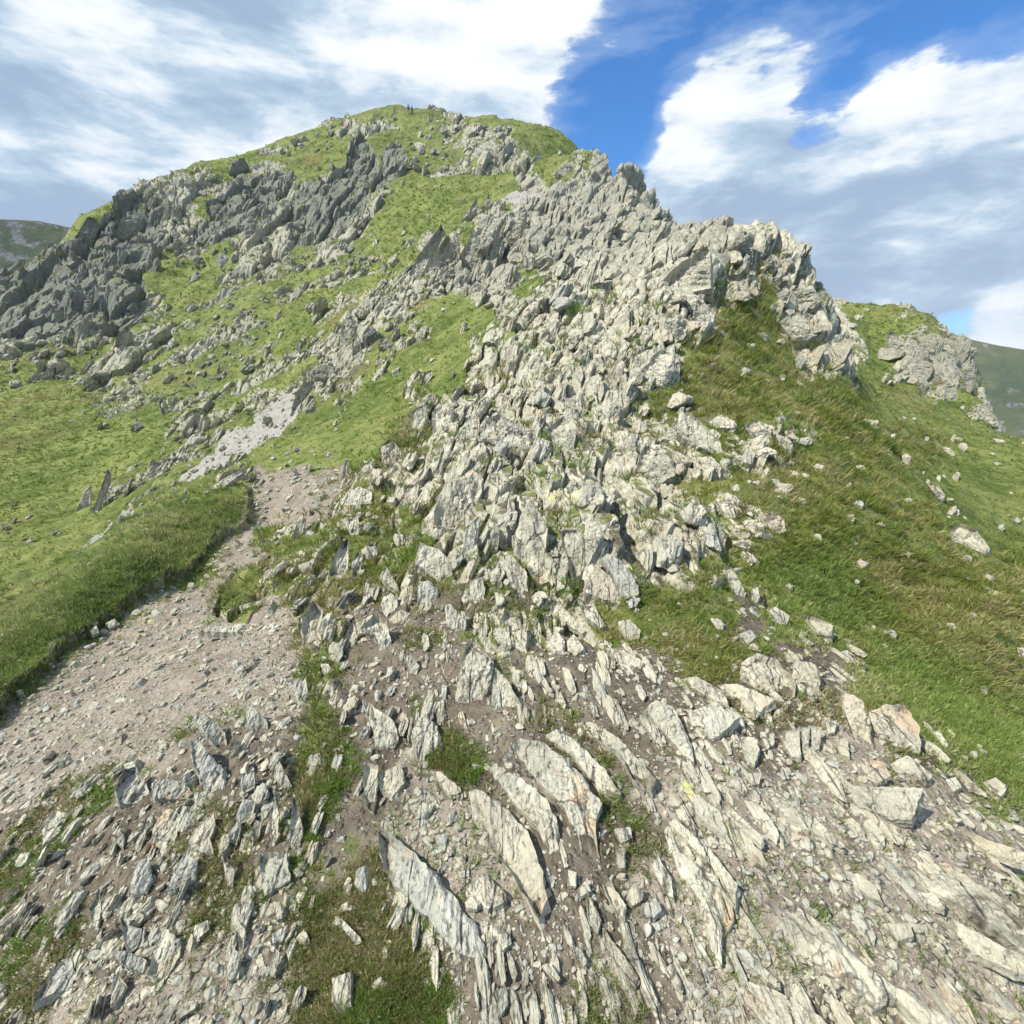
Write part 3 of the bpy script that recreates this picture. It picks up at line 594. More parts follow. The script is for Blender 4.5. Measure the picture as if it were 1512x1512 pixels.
def rock_bump(n, pos, k=1., alt=None):
    mp = n('ShaderNodeMapping', {'Vector': pos, 'Rotation': (0, DIP-math.pi/2, YAW), 'Scale': (5., .7, 1.1)}).outputs[0]
    h = n.math('ADD', n.math('MULTIPLY', n.noise(mp, 3.4, 6, .62), .9), n.math('MULTIPLY', n.noise(pos, 13., 5, .7), .6))
    cr = n.vor(mp, 1.7, 'DISTANCE_TO_EDGE'); h = n.math('ADD', h, n.ss(cr.outputs[0], 0., .05, -.35, 0.))
    if alt: h = n('ShaderNodeMix', {0: alt[0], 2: alt[1], 3: h}).outputs[0]
    b = n('ShaderNodeBump', {'Strength': .75*k, 'Distance': .035, 'Height': h}).outputs[0]
    h2 = n.noise(pos, .6, 6, .6) if alt else n.noise(mp, .35, 6, .6)
    return n('ShaderNodeBump', {'Strength': .35*k, 'Distance': .5, 'Height': h2, 'Normal': b}).outputs[0]
def out(n, bsdf): n('ShaderNodeOutputMaterial', {'Surface': bsdf})
def m_rock():
    m, nt = newmat('weathered_rock'); n = N(nt)
    pos = n('ShaderNodeNewGeometry').outputs['Position']
    c = rock_color(n, pos, n.attr('tint'), n.attr('dark'), n.attr('warm'))
    b = n('ShaderNodeBsdfPrincipled', {'Base Color': c, 'Roughness': .85, 'Normal': rock_bump(n, pos), 'Specular IOR Level': .25})
    out(n, b.outputs[0]); return m
def grass_color(n, pos, olive):
    a = n.noise(pos, .35, 5, .6); b = n.noise(pos, 3.2, 6, .65); f = n.noise(pos, 26., 5, .7)
    c = n.mix(n.ss(a, .40, .60), (.105, .14, .034), (.19, .218, .065))
    c = n.mix(n.ss(b, .5, .68, 0, .75), c, (.28, .275, .10))
    c = n.mix(n.ss(b, .48, .34, 0, .8), c, (.07, .11, .02))
    c = n.mix(n.ss(n.noise(pos, .16, 6, .7), .53, .64, 0, .6), c, (.16, .125, .05))
    c = n.mix(n.ss(n.noise(pos, .45, 7, .7), .55, .63, 0, .55), c, (.05, .075, .018))
    c = n.mix(n.math('MULTIPLY', olive, .6), c, n.mix(n.ss(b, .4, .6), (.09, .12, .026), (.18, .17, .07)))
    c = n.mix(n.ss(f, .52, .36, 0, .45), c, (.05, .07, .016))
    return c
def m_ground():
    m, nt = newmat('mountain_ground'); n = N(nt)
    geo = n('ShaderNodeNewGeometry'); pos = geo.outputs['Position']
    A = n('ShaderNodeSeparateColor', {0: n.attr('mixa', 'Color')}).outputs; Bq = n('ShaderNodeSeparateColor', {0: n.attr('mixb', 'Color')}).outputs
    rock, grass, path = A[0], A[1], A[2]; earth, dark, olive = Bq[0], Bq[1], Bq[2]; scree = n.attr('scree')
    nzz = n('ShaderNodeSeparateXYZ', {0: geo.outputs['Normal']}).outputs[2]
    brk = n.math('ADD', n.math('MULTIPLY', n.noise(pos, 2.6, 7, .68), .5), n.math('MULTIPLY', n.noise(pos, 12., 6, .7), .5)); brk2 = n.noise(pos, .7, 6, .65); fine = n.noise(pos, 30, 5, .7)
    # earth, path, scree
    e = n.mix(n.ss(brk, .35, .65), (.078, .066, .048), (.21, .178, .132))
    e = n.mix(n.ss(fine, .55, .75, 0, .6), e, (.26, .21, .15))
    p = n.mix(n.ss(brk, .35, .65), (.18, .152, .116), (.345, .30, .238))
    p = n.mix(n.ss(fine, .45, .3, 0, .7), p, (.11, .08, .058))
    peb = n.vor(pos, 34.); p = n.mix(n.ss(peb.outputs[0], .45, .15, 0, .6), p, (.40, .36, .29))
    g = n.mix(n.ss(fine, .35, .65), (.20, .19, .165), (.46, .44, .39))
    c = n.mix(n.ss(n.math('ADD', path, n.math('MULTIPLY', n.math('SUBTRACT', brk, .5), 1.2)), .35, .6), e, p)
    c = n.mix(n.ss(n.math('ADD', scree, n.math('MULTIPLY', n.math('SUBTRACT', brk, .5), .8)), .4, .6), c, g)
    gw = n.math('ADD', grass, n.math('MULTIPLY', n.math('SUBTRACT', n.math('ADD', n.math('MULTIPLY', brk, .6), n.math('MULTIPLY', brk2, .4)), .5), 2.6))
    gw = n.math('SUBTRACT', gw, n.ss(nzz, .5, .25, 0, 2.))
    c = n.mix(n.ss(gw, .38, .55), c, grass_color(n, pos, olive))
    # bare rock shows where it is steep
    rw = n.math('ADD', n.math('ADD', rock, n.math('MULTIPLY', n.math('SUBTRACT', brk2, .5), 1.1)), n.math('MULTIPLY', n.math('SUBTRACT', .70, nzz), 1.5))
    rw = n.math('MULTIPLY', n.ss(rw, .48, .62), n.ss(rock, .02, .12))
    tint = n.noise(pos, .9, 3)
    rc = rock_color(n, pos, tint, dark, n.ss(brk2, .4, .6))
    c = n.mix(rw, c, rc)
    ph = n.math('ADD', n.math('MULTIPLY', n.noise(pos, 22., 4, .75), 1.3), n.ss(peb.outputs[0], .5, .1, 0, .5))
    bmp = rock_bump(n, pos, .9, (rw, ph))
    b = n('ShaderNodeBsdfPrincipled', {'Base Color': c, 'Roughness': .93, 'Normal': bmp, 'Specular IOR Level': .15})
    out(n, b.outputs[0]); return m
def m_blade():
    m, nt = newmat('grass_blades'); n = N(nt)
    c = n.attr('col', 'Color')
    d = n('ShaderNodeBsdfDiffuse', {'Color': c}).outputs[0]
    t = n('ShaderNodeBsdfTranslucent', {'Color': n.mix(.25, c, (.20, .22, .03))}).outputs[0]
    out(n, n('ShaderNodeMixShader', {0: .38, 1: d, 2: t}).outputs[0]); return m
def m_plain(name, col, rough=.9):
    m, nt = newmat(name); n = N(nt); pos = n('ShaderNodeNewGeometry').outputs['Position']
    c = n.mix(n.ss(n.noise(pos, 9., 4), .35, .65), tuple(x*.75 for x in col), col)
    out(n, n('ShaderNodeBsdfPrincipled', {'Base Color': c, 'Roughness': rough}).outputs[0]); return m
def m_hill():
    m, nt = newmat('distant_fell'); n = N(nt); geo = n('ShaderNodeNewGeometry'); pos = geo.outputs['Position']
    nzz = n('ShaderNodeSeparateXYZ', {0: geo.outputs['Normal']}).outputs[2]
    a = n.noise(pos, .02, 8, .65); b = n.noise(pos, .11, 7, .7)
    c = n.mix(n.ss(a, .4, .6), (.035, .06, .018), (.075, .09, .03))  # greens darkened to paint in the cloud shadow over the far right fell
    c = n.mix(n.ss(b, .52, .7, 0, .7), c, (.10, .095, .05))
    rw = n.ss(n.math('ADD', n.math('SUBTRACT', n.math('ADD', .68, n.math('MULTIPLY', n.attr('scree'), .2)), nzz), n.math('MULTIPLY', n.math('SUBTRACT', b, .5), 1.6)), .05, .22)
    rw = n.math('MAXIMUM', rw, n.math('MULTIPLY', n.attr('scree'), n.ss(b, .3, .5)))
    c = n.mix(rw, c, n.mix(n.ss(n.noise(pos, .5, 6, .7), .4, .6), (.10, .10, .105), (.21, .21, .205)))
    bp = n('ShaderNodeBump', {'Strength': .8, 'Distance': 3., 'Height': n.noise(pos, .16, 8, .7)}).outputs[0]
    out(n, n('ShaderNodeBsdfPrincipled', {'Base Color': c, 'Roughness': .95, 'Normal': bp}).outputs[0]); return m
M_ROCK, M_GROUND, M_BLADE, M_HILL = m_rock(), m_ground(), m_blade(), m_hill()
# ---------- ground mesh ----------
idx = np.arange(NA*NR, dtype=np.int32).reshape(NA, NR)
quads = np.stack([idx[:-1, :-1], idx[1:, :-1], idx[1:, 1:], idx[:-1, 1:]], -1).reshape(-1, 4)
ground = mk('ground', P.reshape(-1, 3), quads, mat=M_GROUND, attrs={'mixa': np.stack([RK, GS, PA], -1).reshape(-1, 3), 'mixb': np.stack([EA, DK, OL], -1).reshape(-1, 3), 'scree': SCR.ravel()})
tag(ground, kind='structure'); del quads, idx
# ---------- far fells and valley floor ----------
def fell(name, sky, r0, r1, drop, seed, scr=0.):
    """a hillside whose crest runs through the given (u, v) skyline at range r0 and faces us"""
    th = []; tt = []
    for u, v in sky:
        d = pdir(u, v); th.append(math.atan2(d[0], d[1])); tt.append(d[2]/math.hypot(d[0], d[1]))
    na, nr = 420, 240
    az = np.linspace(th[0], th[-1], na); t0 = np.interp(az, th, tt)
    k = np.linspace(-1, .5, nr)
    R = r0*np.where(k < 0, 1+k*.75, 1+k*1.2)
    crest = t0*r0
    z = np.where(k[None, :] < 0, crest[:, None]-(-k[None, :])**.85*(drop+crest[:, None]), crest[:, None]-k[None, :]**1.5*drop*2)
    q = np.stack([np.sin(az)[:, None]*R, np.cos(az)[:, None]*R, z+CAMZ], -1).reshape(-1, 3)
    n1 = fbm(q*.012+seed, 5, .55)*14*np.clip(abs(np.tile(k, na))*5, .08, 1); q[:, 2] += n1
    a, b, e = cells(q*np.array([.05, .05, .09])+seed)
    q[:, 2] += (a-.5)*5*sstep(0, .3, fbm(q*.006+seed+9, 3))*np.clip(abs(np.tile(k, na))*8, .1, 1)
    ii = np.arange(na*nr).reshape(na, nr)
    qd = np.stack([ii[:-1, :-1], ii[1:, :-1], ii[1:, 1:], ii[:-1, 1:]], -1).reshape(-1, 4)
    sc_ = sstep(.35, .6, -np.tile(k, na))*scr
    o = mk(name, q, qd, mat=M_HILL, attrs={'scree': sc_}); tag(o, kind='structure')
fell('far_hill', [(-900, 330), (-200, 312), (0, 322), (55, 325), (100, 335), (180, 350), (420, 420)], 330, 600, 120, 3.)
fell('far_hill', [(1180, 430), (1300, 462), (1345, 478), (1400, 493), (1445, 503), (1475, 510), (1512, 517), (1700, 540), (2400, 560)], 520, 900, 160, 11., .9)
_s = 1380.
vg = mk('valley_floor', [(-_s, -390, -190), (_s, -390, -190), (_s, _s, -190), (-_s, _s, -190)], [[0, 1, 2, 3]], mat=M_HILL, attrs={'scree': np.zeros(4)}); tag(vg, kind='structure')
# ---------- sun, sky, camera ----------
SUN_AZ, SUN_EL = math.radians(Q_SAZ), math.radians(Q_SEL)      # azimuth from the view axis, to the right positive
sd = Vector((math.sin(SUN_AZ)*math.cos(SUN_EL), math.cos(SUN_AZ)*math.cos(SUN_EL), math.sin(SUN_EL)))
L = bpy.data.lights.new('sun', 'SUN'); L.energy = SUNE; L.angle = math.radians(.6); L.color = (1, .94, .84)
lo = bpy.data.objects.new('sun', L); COL.objects.link(lo); lo.rotation_euler = (-sd).to_track_quat('-Z', 'Y').to_euler(); lo.location = (0, 0, 50)
W = bpy.data.worlds.new('World'); sc.world = W; W.use_nodes = True; nt = W.node_tree; nt.nodes.clear(); n = N(nt)
sky = n('ShaderNodeTexSky', sky_type='NISHITA', sun_disc=False, sun_elevation=SUN_EL, sun_rotation=SUN_AZ, altitude=900., air_density=1.0, dust_density=.4, ozone_density=2.2).outputs[0]
dirn = n('ShaderNodeTexCoord').outputs['Generated']
sep = n('ShaderNodeSeparateXYZ', {0: dirn}).outputs
hz = n.math('ADD', n.math('MAXIMUM', sep[2], 0.), 1.1)
cv = n('ShaderNodeCombineXYZ', {0: n.math('DIVIDE', sep[0], hz), 1: n.math('DIVIDE', sep[1], hz), 2: n.math('MULTIPLY', sep[2], 1.9)}).outputs[0]
cv = n('ShaderNodeVectorMath', {0: cv, 1: SKYOFF}, operation='ADD').outputs[0]
def blob(u, v, rad, amt):
    d = pdir(u, v); d = d/np.linalg.norm(d)
    dt = n('ShaderNodeVectorMath', {0: dirn, 1: tuple(d)}, operation='DOT_PRODUCT').outputs['Value']
    return n.math('MULTIPLY', n.ss(dt, math.cos(rad), 1.), amt)
def add(*a):
    r = a[0]
    for x in a[1:]: r = n.math('ADD', r, x)
    return r
def density(c):
    wq = n('ShaderNodeVectorMath', {0: c, 1: n('ShaderNodeVectorMath', {0: n('ShaderNodeTexNoise', {'Vector': c, 'Scale': 5., 'Detail': 3.}).outputs[1], 1: (.12, .12, .12)}, operation='MULTIPLY').outputs[0]}, operation='ADD').outputs[0]
    return add(n.math('MULTIPLY', n.noise(wq, 2.6, 2, .45), 1.0), n.math('MULTIPLY', n.noise(wq, 9.5, 11, .6), 1.75), -.75)
d0 = density(cv)
lit = n('ShaderNodeVectorMath', {0: cv, 1: (-.055, .0, .075)}, operation='ADD').outputs[0]     # a step towards the sun: thinner there = lit edge
d1 = density(lit)
wq2 = n('ShaderNodeVectorMath', {0: cv, 1: n('ShaderNodeVectorMath', {0: n('ShaderNodeTexNoise', {'Vector': cv, 'Scale': 4., 'Detail': 3.}).outputs[1], 1: (.25, .25, .25)}, operation='MULTIPLY').outputs[0]}, operation='ADD').outputs[0]
den = add(d0, *[blob(*b) for b in SKYB])
covr = n.ss(den, .55, .77)
thick = n.ss(den, .7, 1.35)
sh = add(n.math('MULTIPLY', n.math('SUBTRACT', d0, d1), 1.0), n.math('MULTIPLY', thick, -.18), .60, n.math('MULTIPLY', n.math('SUBTRACT', n.noise(wq2, 5.5, 9, .58), .5), 2.3), *[blob(*b) for b in SKYL])
ccol = n('ShaderNodeValToRGB', {0: n.ss(sh, -.05, 1.1)}); el = ccol.color_ramp.elements
el[0].position = 0.; el[0].color = (1.8, 2.4, 3.3, 1); el[1].position = 1.; el[1].color = (5.1, 5.25, 5.3, 1)
e = el.new(.40); e.color = (2.55, 3.3, 4.05, 1); e = el.new(.66); e.color = (3.7, 4.2, 4.7, 1)
skyc = n.mix(1., sky, (.26, .67, 1.02), 'MULTIPLY')
veil = n.mix(n.ss(den, .25, .62, 0, .40), skyc, (2.2, 3.0, 4.4))
col = n.mix(covr, veil, ccol.outputs[0])
bg = n('ShaderNodeBackground', {'Color': col, 'Strength': .1}); n('ShaderNodeOutputWorld', {'Surface': bg.outputs[0]})
cam = bpy.data.cameras.new('camera'); co = bpy.data.objects.new('camera', cam); COL.objects.link(co); sc.camera = co
co.location = (0, 0, CAMZ); co.rotation_euler = (math.pi/2-PITCH, 0, 0)
cam.sensor_width = 36; cam.lens = 18.0; cam.clip_end = 30000; cam.clip_start = .02
sc.view_settings.view_transform = 'Standard'; sc.view_settings.look = 'None'; sc.view_settings.exposure = EXPO; sc.view_settings.gamma = 1
sc.cycles.max_bounces = 6; sc.cycles.diffuse_bounces = 3; sc.cycles.glossy_bounces = 1; sc.cycles.transmission_bounces = 3; sc.cycles.use_adaptive_sampling = True; sc.cycles.adaptive_threshold = .025
# ---------- the air between here and the far fells ----------
hv = np.array([(x, y, z) for x in (-1500, 1500) for y in (-400, 1600) for z in (-192, 150)], float)
hz_ = mk('haze', hv, [[0, 1, 3, 2], [4, 6, 7, 5], [0, 4, 5, 1], [2, 3, 7, 6], [0, 2, 6, 4], [1, 5, 7, 3]], None); tag(hz_, kind='stuff')
m, nt = newmat('air'); n = N(nt)
n('ShaderNodeOutputMaterial', {'Volume': n('ShaderNodeVolumePrincipled', {'Color': (.80, .88, 1., 1), 'Density': .00022}).outputs[0]}); hz_.data.materials.append(m)
# ---------- rock shapes ----------
def cubegrid(k):
    """closed quad cube surface with k cells per edge, shared vertices"""
    key = {}; V = []; Q = []
    def vid(a):
        if a not in key: key[a] = len(V); V.append(a)
        return key[a]
    for ax in range(3):
        for s in (0, k):
            for i in range(k):
                for j in range(k):
                    c = []
                    for di, dj in ((0, 0), (1, 0), (1, 1), (0, 1)):
                        p = [0, 0, 0]; p[ax] = s; p[(ax+1) % 3] = i+di; p[(ax+2) % 3] = j+dj; c.append(vid(tuple(p)))
                    Q.append(c if s else c[::-1])
    return np.array(V, float)/k*2-1, np.array(Q)
def rock_proto(k, kind, seed):
    """fractured stone in a unit box: x along the bedding, y through it, z up the dip"""
    r = np.random.default_rng(seed); V, Q = cubegrid(k)
    s = V/np.linalg.norm(V, axis=1)[:, None]; V = V*.62+s*.38 if kind != 'pebble' else V*.25+s*.85
    npl = {'slab': 9, 'blade': 8, 'block': 11, 'pebble': 9}[kind]
    for i in range(npl):
        d = r.normal(size=3)
        if kind in ('slab', 'blade'): d[1] *= .25
        if kind == 'blade' and i < 3: d[2] = abs(d[2])*1.2+.5; d[0] = (-1) ** i*abs(d[0])
        d /= np.linalg.norm(d); ext = np.abs(V@d).max()
        off = ext*r.uniform(.48, .82)
        ex = np.maximum(V@d-off, 0); V -= ex[:, None]*d*.97
    if kind in ('slab', 'blade', 'block') and k > 4:       # laminae: the ends step from leaf to leaf
        nl = r.integers(3, 7); lam = np.floor((V[:, 1]+1)/2*nl+.25*np.sin(V[:, 0]*2)).astype(int).clip(0, 8)
        f = r.uniform(.78, 1.04, 9)[lam]; V[:, 0] *= f; V[:, 2] = (V[:, 2]+1)*r.uniform(.86, 1.03, 9)[lam]-1
    if kind == 'slab': V[:, 1] += .12*V[:, 0]**2*r.uniform(-1, 1)
    if k > 4:
        a = perlin(V*2.1+seed); V += s*(.09*a+.05*perlin(V*5.3+seed*2))[:, None]
    mx = np.abs(V).max(0); return (V/mx).astype(np.float32), Q
KINDS = ('slab', 'blade', 'block')
PROTO = {kd: [rock_proto(7, kd, 100+i) for i in range(9)] for kd in KINDS}
PROTO_HI = {kd: [rock_proto(15, kd, 100+i) for i in range(9)] for kd in KINDS}
PEB = [rock_proto(3, 'pebble', 300+i) for i in range(10)]
# ---------- the stones one can make out, each by its outline and where it stands ----------
ZM = {'A': (450, 550, 500), 'B': (0, 1000, 512), 'C': (480, 1000, 512), 'D': (950, 950, 562), 'R': (1000, 550, 512), 'E': (900, 200, 612),
      'F': (450, 100, 500), 'J': (350, 430, 350), 'G': (0, 500, 500), 'W': (0, 0, 1512), 'S': (1200, 400, 312), 'L': (0, 100, 500)}
def parse_rocks(txt):
    R = []
    for ln in txt.strip().split('\n'):
        h, pts_, lab = [x.strip() for x in ln.split('|')]
        hh = h.split(); z = hh[0]; name = {'rock_slab': 'slate_rock', 'rock_blade': 'rock_fin'}.get(hh[1], hh[1]); opt = {}
        for o_ in hh[2:]: k_, v_ = o_.split('='); opt[k_] = float(v_)
        x0, y0, w = ZM[z]; p = np.array([[float(a) for a in q.split(',')] for q in pts_.split()])
        R.append((name, np.stack([x0+p[:, 0]*w/1512, y0+p[:, 1]*w/1512], 1), lab, opt))
    return R
def inside(poly, q):
    x, y = q[:, 0], q[:, 1]; r = np.zeros(len(q), bool); j = len(poly)-1
    for i in range(len(poly)):
        xi, yi = poly[i]; xj, yj = poly[j]
        r ^= ((yi > y) != (yj > y)) & (x < (xj-xi)*(y-yi)/(yj-yi+1e-12)+xi); j = i
    return r
def edgedist(poly, q):
    d = np.full(len(q), 1e9)
    for i in range(len(poly)):
        a = poly[i]; b = poly[(i+1) % len(poly)]; ab = b-a; t = np.clip(((q-a)@ab)/(ab@ab+1e-12), 0, 1)
        d = np.minimum(d, np.hypot(*(q-a-t[:, None]*ab).T))
    return d
CATS = {'slate_rock': 'rock', 'rock_block': 'rock', 'boulder': 'boulder', 'rock_fin': 'rock', 'flat_stone': 'stone', 'loose_stone': 'stone', 'rock_pinnacle': 'rock'}
TAKEN = []
def traced(name, poly, lab, opt, seed):
    r = np.random.default_rng(seed); c = poly.mean(0)
    foot = poly[np.argsort(poly[:, 1])[-2:]].mean(0); foot = foot*.9+c*.1
    X, dep, ok = hit(foot[0], min(foot[1], 1600)); X, dep = X[0], dep[0]
    toc = CAM-X; toc /= np.linalg.norm(toc)
    sm = np.concatenate([poly, c+(poly-c)*.66, c+(poly-c)*.33]); XS, gs, _o = hit(sm[:, 0], np.minimum(sm[:, 1], 1620))
    a = opt.get('t', .5); nn = toc*a+np.array([-.18, 0, 1])*(1-a)+.08*r.normal(size=3)
    if 's' in opt: nn = toc*.55+np.array([.85, 0, 0])
    nn /= np.linalg.norm(nn)
    d = pdir(poly[:, 0], poly[:, 1]); ds = pdir(sm[:, 0], sm[:, 1]); ts = ((X-CAM)@nn)/(ds@nn)
    X = CAM+(X-CAM)*float(np.clip(np.percentile(gs/np.maximum(ts, 1e-3), 22)*.985, .8 if 's' in opt else .6, 1.2))
    tt = ((X-CAM)@nn)/(d@nn); W3 = CAM+d*tt[:, None]
    # frame in the slab's own plane
    e1 = STR-nn*(STR@nn); e1 /= np.linalg.norm(e1); e2 = np.cross(nn, e1)
    q = np.stack([(W3-X)@e1, (W3-X)@e2], 1)
    if ((q-q.mean(0))**2).sum() == 0: return None
    ar = .5*np.sum(q[:, 0]*np.roll(q[:, 1], -1)-q[:, 1]*np.roll(q[:, 0], -1))
    if ar < 0: q = q[::-1]; ar = -ar
    # roughen the outline
    per = np.linalg.norm(np.roll(q, -1, 0)-q, axis=1); L_ = per.sum(); size = math.sqrt(ar)
    step = max(L_/64, size*.035); B = []
    for i in range(len(q)):
        m = max(1, int(per[i]/step)); f = np.arange(m)/m; B.append(q[i]+(q[(i+1) % len(q)]-q[i])*f[:, None])
    B = np.concatenate(B); B3 = np.c_[B, 0*B[:, 0]]
    B = B+np.stack([perlin(B3/size*5+seed), perlin(B3/size*5+seed+50)], 1)*size*.045+np.stack([perlin(B3/size*13+seed), perlin(B3/size*13+seed+50)], 1)*size*.018
    g = size*.045; lo_, hi_ = B.min(0), B.max(0)
    gx, gy = np.meshgrid(np.arange(lo_[0], hi_[0], g), np.arange(lo_[1], hi_[1], g)); G_ = np.stack([gx.ravel(), gy.ravel()], 1)
    G_ = G_+r.uniform(-.3, .3, G_.shape)*g
    G_ = G_[inside(B, G_)]; ed = edgedist(B, G_); G_ = G_[ed > g*.55]; ed = edgedist(B, G_)
    nb = len(B); allp = np.concatenate([B, G_])
    res = geometry.delaunay_2d_cdt([Vector(p) for p in allp], [], [list(range(nb))], 1, 1e-7)
    v2 = np.array([tuple(v) for v in res[0]]); f2 = [f for f in res[2]]
    orig = res[3]
    ed = edgedist(B, v2); isb = ed < 1e-5*size+1e-9
    mi = min(np.linalg.svd(q-q.mean(0))[1][1]/math.sqrt(len(q))*2.0, size)
    th = opt.get('h', .42)*mi
    bev = min(.16*mi, .3*size); top = sstep(0, 1, np.clip(ed/bev, 0, 1))**.7
    v3 = np.c_[v2, 0*v2[:, 0]]/size
    lamn = fbm(v3*np.array([1.3, 9., 1])+seed, 3); rel = fbm(v3*2.3+seed*3, 4)
    # fracture facets: a few planes tilt parts of the face
    fac = np.zeros(len(v2))
    for i in range(4):
        dd = r.normal(size=2); dd /= np.linalg.norm(dd); cc = v2[r.integers(len(v2))]
        fac = np.minimum(fac, -np.maximum(0, (v2-cc)@dd)*r.uniform(.12, .5))
    ca_, cb_, ce_ = cells(v3*np.array([2.2, 5.5, 1])+.3*rel[:, None]+seed)
    hgt = th*(.35*top-.12)+size*(.030*lamn+.055*rel)*top+fac*top*.8-size*.035*(1-sstep(0, .12, ce_))*top+size*.05*(ca_-.5)*top
    tv3 = X+v2@np.stack([e1, e2])+nn*hgt[:, None]
    nV = len(v2); loop = []
    # boundary loop of the triangulation
    cnt = {}
    for f in f2:
        for i in range(len(f)): cnt[(f[i], f[(i+1) % len(f)])] = 1
    nxt = {a_: b_ for (a_, b_) in cnt if (b_, a_) not in cnt}
    st = next(iter(nxt)); loop = [st]
    while nxt[loop[-1]] != st and len(loop) < 4000: loop.append(nxt[loop[-1]])
    loop = np.array(loop); nl = len(loop); ctr = v2.mean(0)
    V = [tv3]; T = [f for f in f2 if len(f) == 3]; Q = []
    back = -nn*.75-np.array([0, 0, .55])*(1-.0*a); back /= np.linalg.norm(back)
    prev = loop; nlay = 4
    for k in range(1, nlay+1):
        fr = k/nlay; rim = v2[loop]; ex = 1+opt.get('w', .05)*fr
        rr_ = ctr+(rim-ctr)*ex; p3 = np.c_[rr_, np.full(nl, fr)]/size
        pos = X+rr_@np.stack([e1, e2])+nn*hgt[loop][:, None]+back*(th*1.5*fr+.0)+(perlin(p3*4+seed+9)*size*.05)[:, None]*nn+((rim-ctr)/size)@np.stack([e1, e2])*(perlin(p3*6+seed+3)*size*.07*min(fr*2, 1))[:, None]
        V.append(pos); cur = nV+(k-1)*nl+np.arange(nl)
        Q += [(prev[i], cur[i], cur[(i+1) % nl], prev[(i+1) % nl]) for i in range(nl)]; prev = cur
    V = np.concatenate(V); V = np.vstack([V, V[prev].mean(0)]); ci = len(V)-1
    T += [(prev[(i+1) % nl], prev[i], ci) for i in range(nl)]
    tint = opt.get('c', r.uniform(.25, .7)); n_ = len(V)
    o = mk(name, V, Q, T, M_ROCK, {'tint': np.full(n_, tint), 'dark': np.full(n_, opt.get('d', 0.)), 'warm': np.full(n_, opt.get('o', r.uniform(0, .8)))}, loc=X)
    tag(o, lab, CATS[name]); TAKEN.append(poly)
    return o
for i, (nm, poly, lab, opt) in enumerate(parse_rocks(ROCKS)):
    traced(nm, poly, lab, opt, 17+i*3.7 if 0 else 17+i)
tmask = np.zeros((756, 756), bool)
for poly in TAKEN:
    lo_ = np.floor(poly.min(0)/2).astype(int).clip(0, 755); hi_ = np.ceil(poly.max(0)/2).astype(int).clip(0, 755)
    yy, xx = np.mgrid[lo_[1]:hi_[1]+1, lo_[0]:hi_[0]+1]
    m = inside(poly, np.stack([xx.ravel()*2+1, yy.ravel()*2+1], 1).astype(float)).reshape(xx.shape); tmask[lo_[1]:hi_[1]+1, lo_[0]:hi_[0]+1] |= m
def free(u, v): return ~tmask[np.clip(np.asarray(v)/2, 0, 755).astype(int), np.clip(np.asarray(u)/2, 0, 755).astype(int)]
# ---------- the many smaller stones between them ----------
def scatter(n_, u0=-260, u1=1790, v0=165, v1=1640):
    u = rng.uniform(u0, u1, n_); v = rng.uniform(v0, v1, n_)
    return u, v
def patchy(X, dep, k=5.):
    q = X/np.maximum(dep, 1)[:, None]
    return perlin(np.stack([q[:, 0]*k*1.4, np.log(np.maximum(dep, .3))*k, X[:, 2]/np.maximum(dep, 1)*k*1.4], 1).astype(np.float32))
NTRY = 26000
u, v = scatter(NTRY); X, dep, ok = hit(u, v); pr, cw = cover(u, v, rng.normal(0, 12, (2, NTRY)))
cl = cw.argmax(1)
lo_ = np.array([PROP[c][8] for c in CLS])[cl]; hi_ = np.array([PROP[c][9] for c in CLS])[cl]
spx = lo_*(hi_/lo_)**(rng.random(NTRY)**1.7)
dens = pr[:, 7]/(.55*((lo_*hi_)**.5*1.05)**2)*(1830*1475/NTRY)
pt_ = patchy(X, dep); dens *= np.where(np.isin(cl, [CLS.index(c) for c in 'mgt']), sstep(-.1, .25, pt_)*2, 1)
fan = inpoly(np.array([[560, 1110], [720, 1060], [900, 1060], [1000, 1140], [980, 1300], [800, 1400], [640, 1340]], float), u, v)
dens *= np.where(fan & (spx > 16), .12, 1)*np.where(fan, .6, 1)
keep = ok & hit(u, v-np.where(dep > 60, 13., 0.))[2] & (rng.random(NTRY) < dens) & free(u, v) & (dep < 190)
u, v, X, dep, spx, cl, pr = (a[keep] for a in (u, v, X, dep, spx, cl, pr))
order = np.argsort(-spx*((u > 0) & (u < 1512) & (v < 1512))); u, v, X, dep, spx, cl, pr = (a[order] for a in (u, v, X, dep, spx, cl, pr))
spx = np.minimum(spx, 4.5*756/dep*.5)
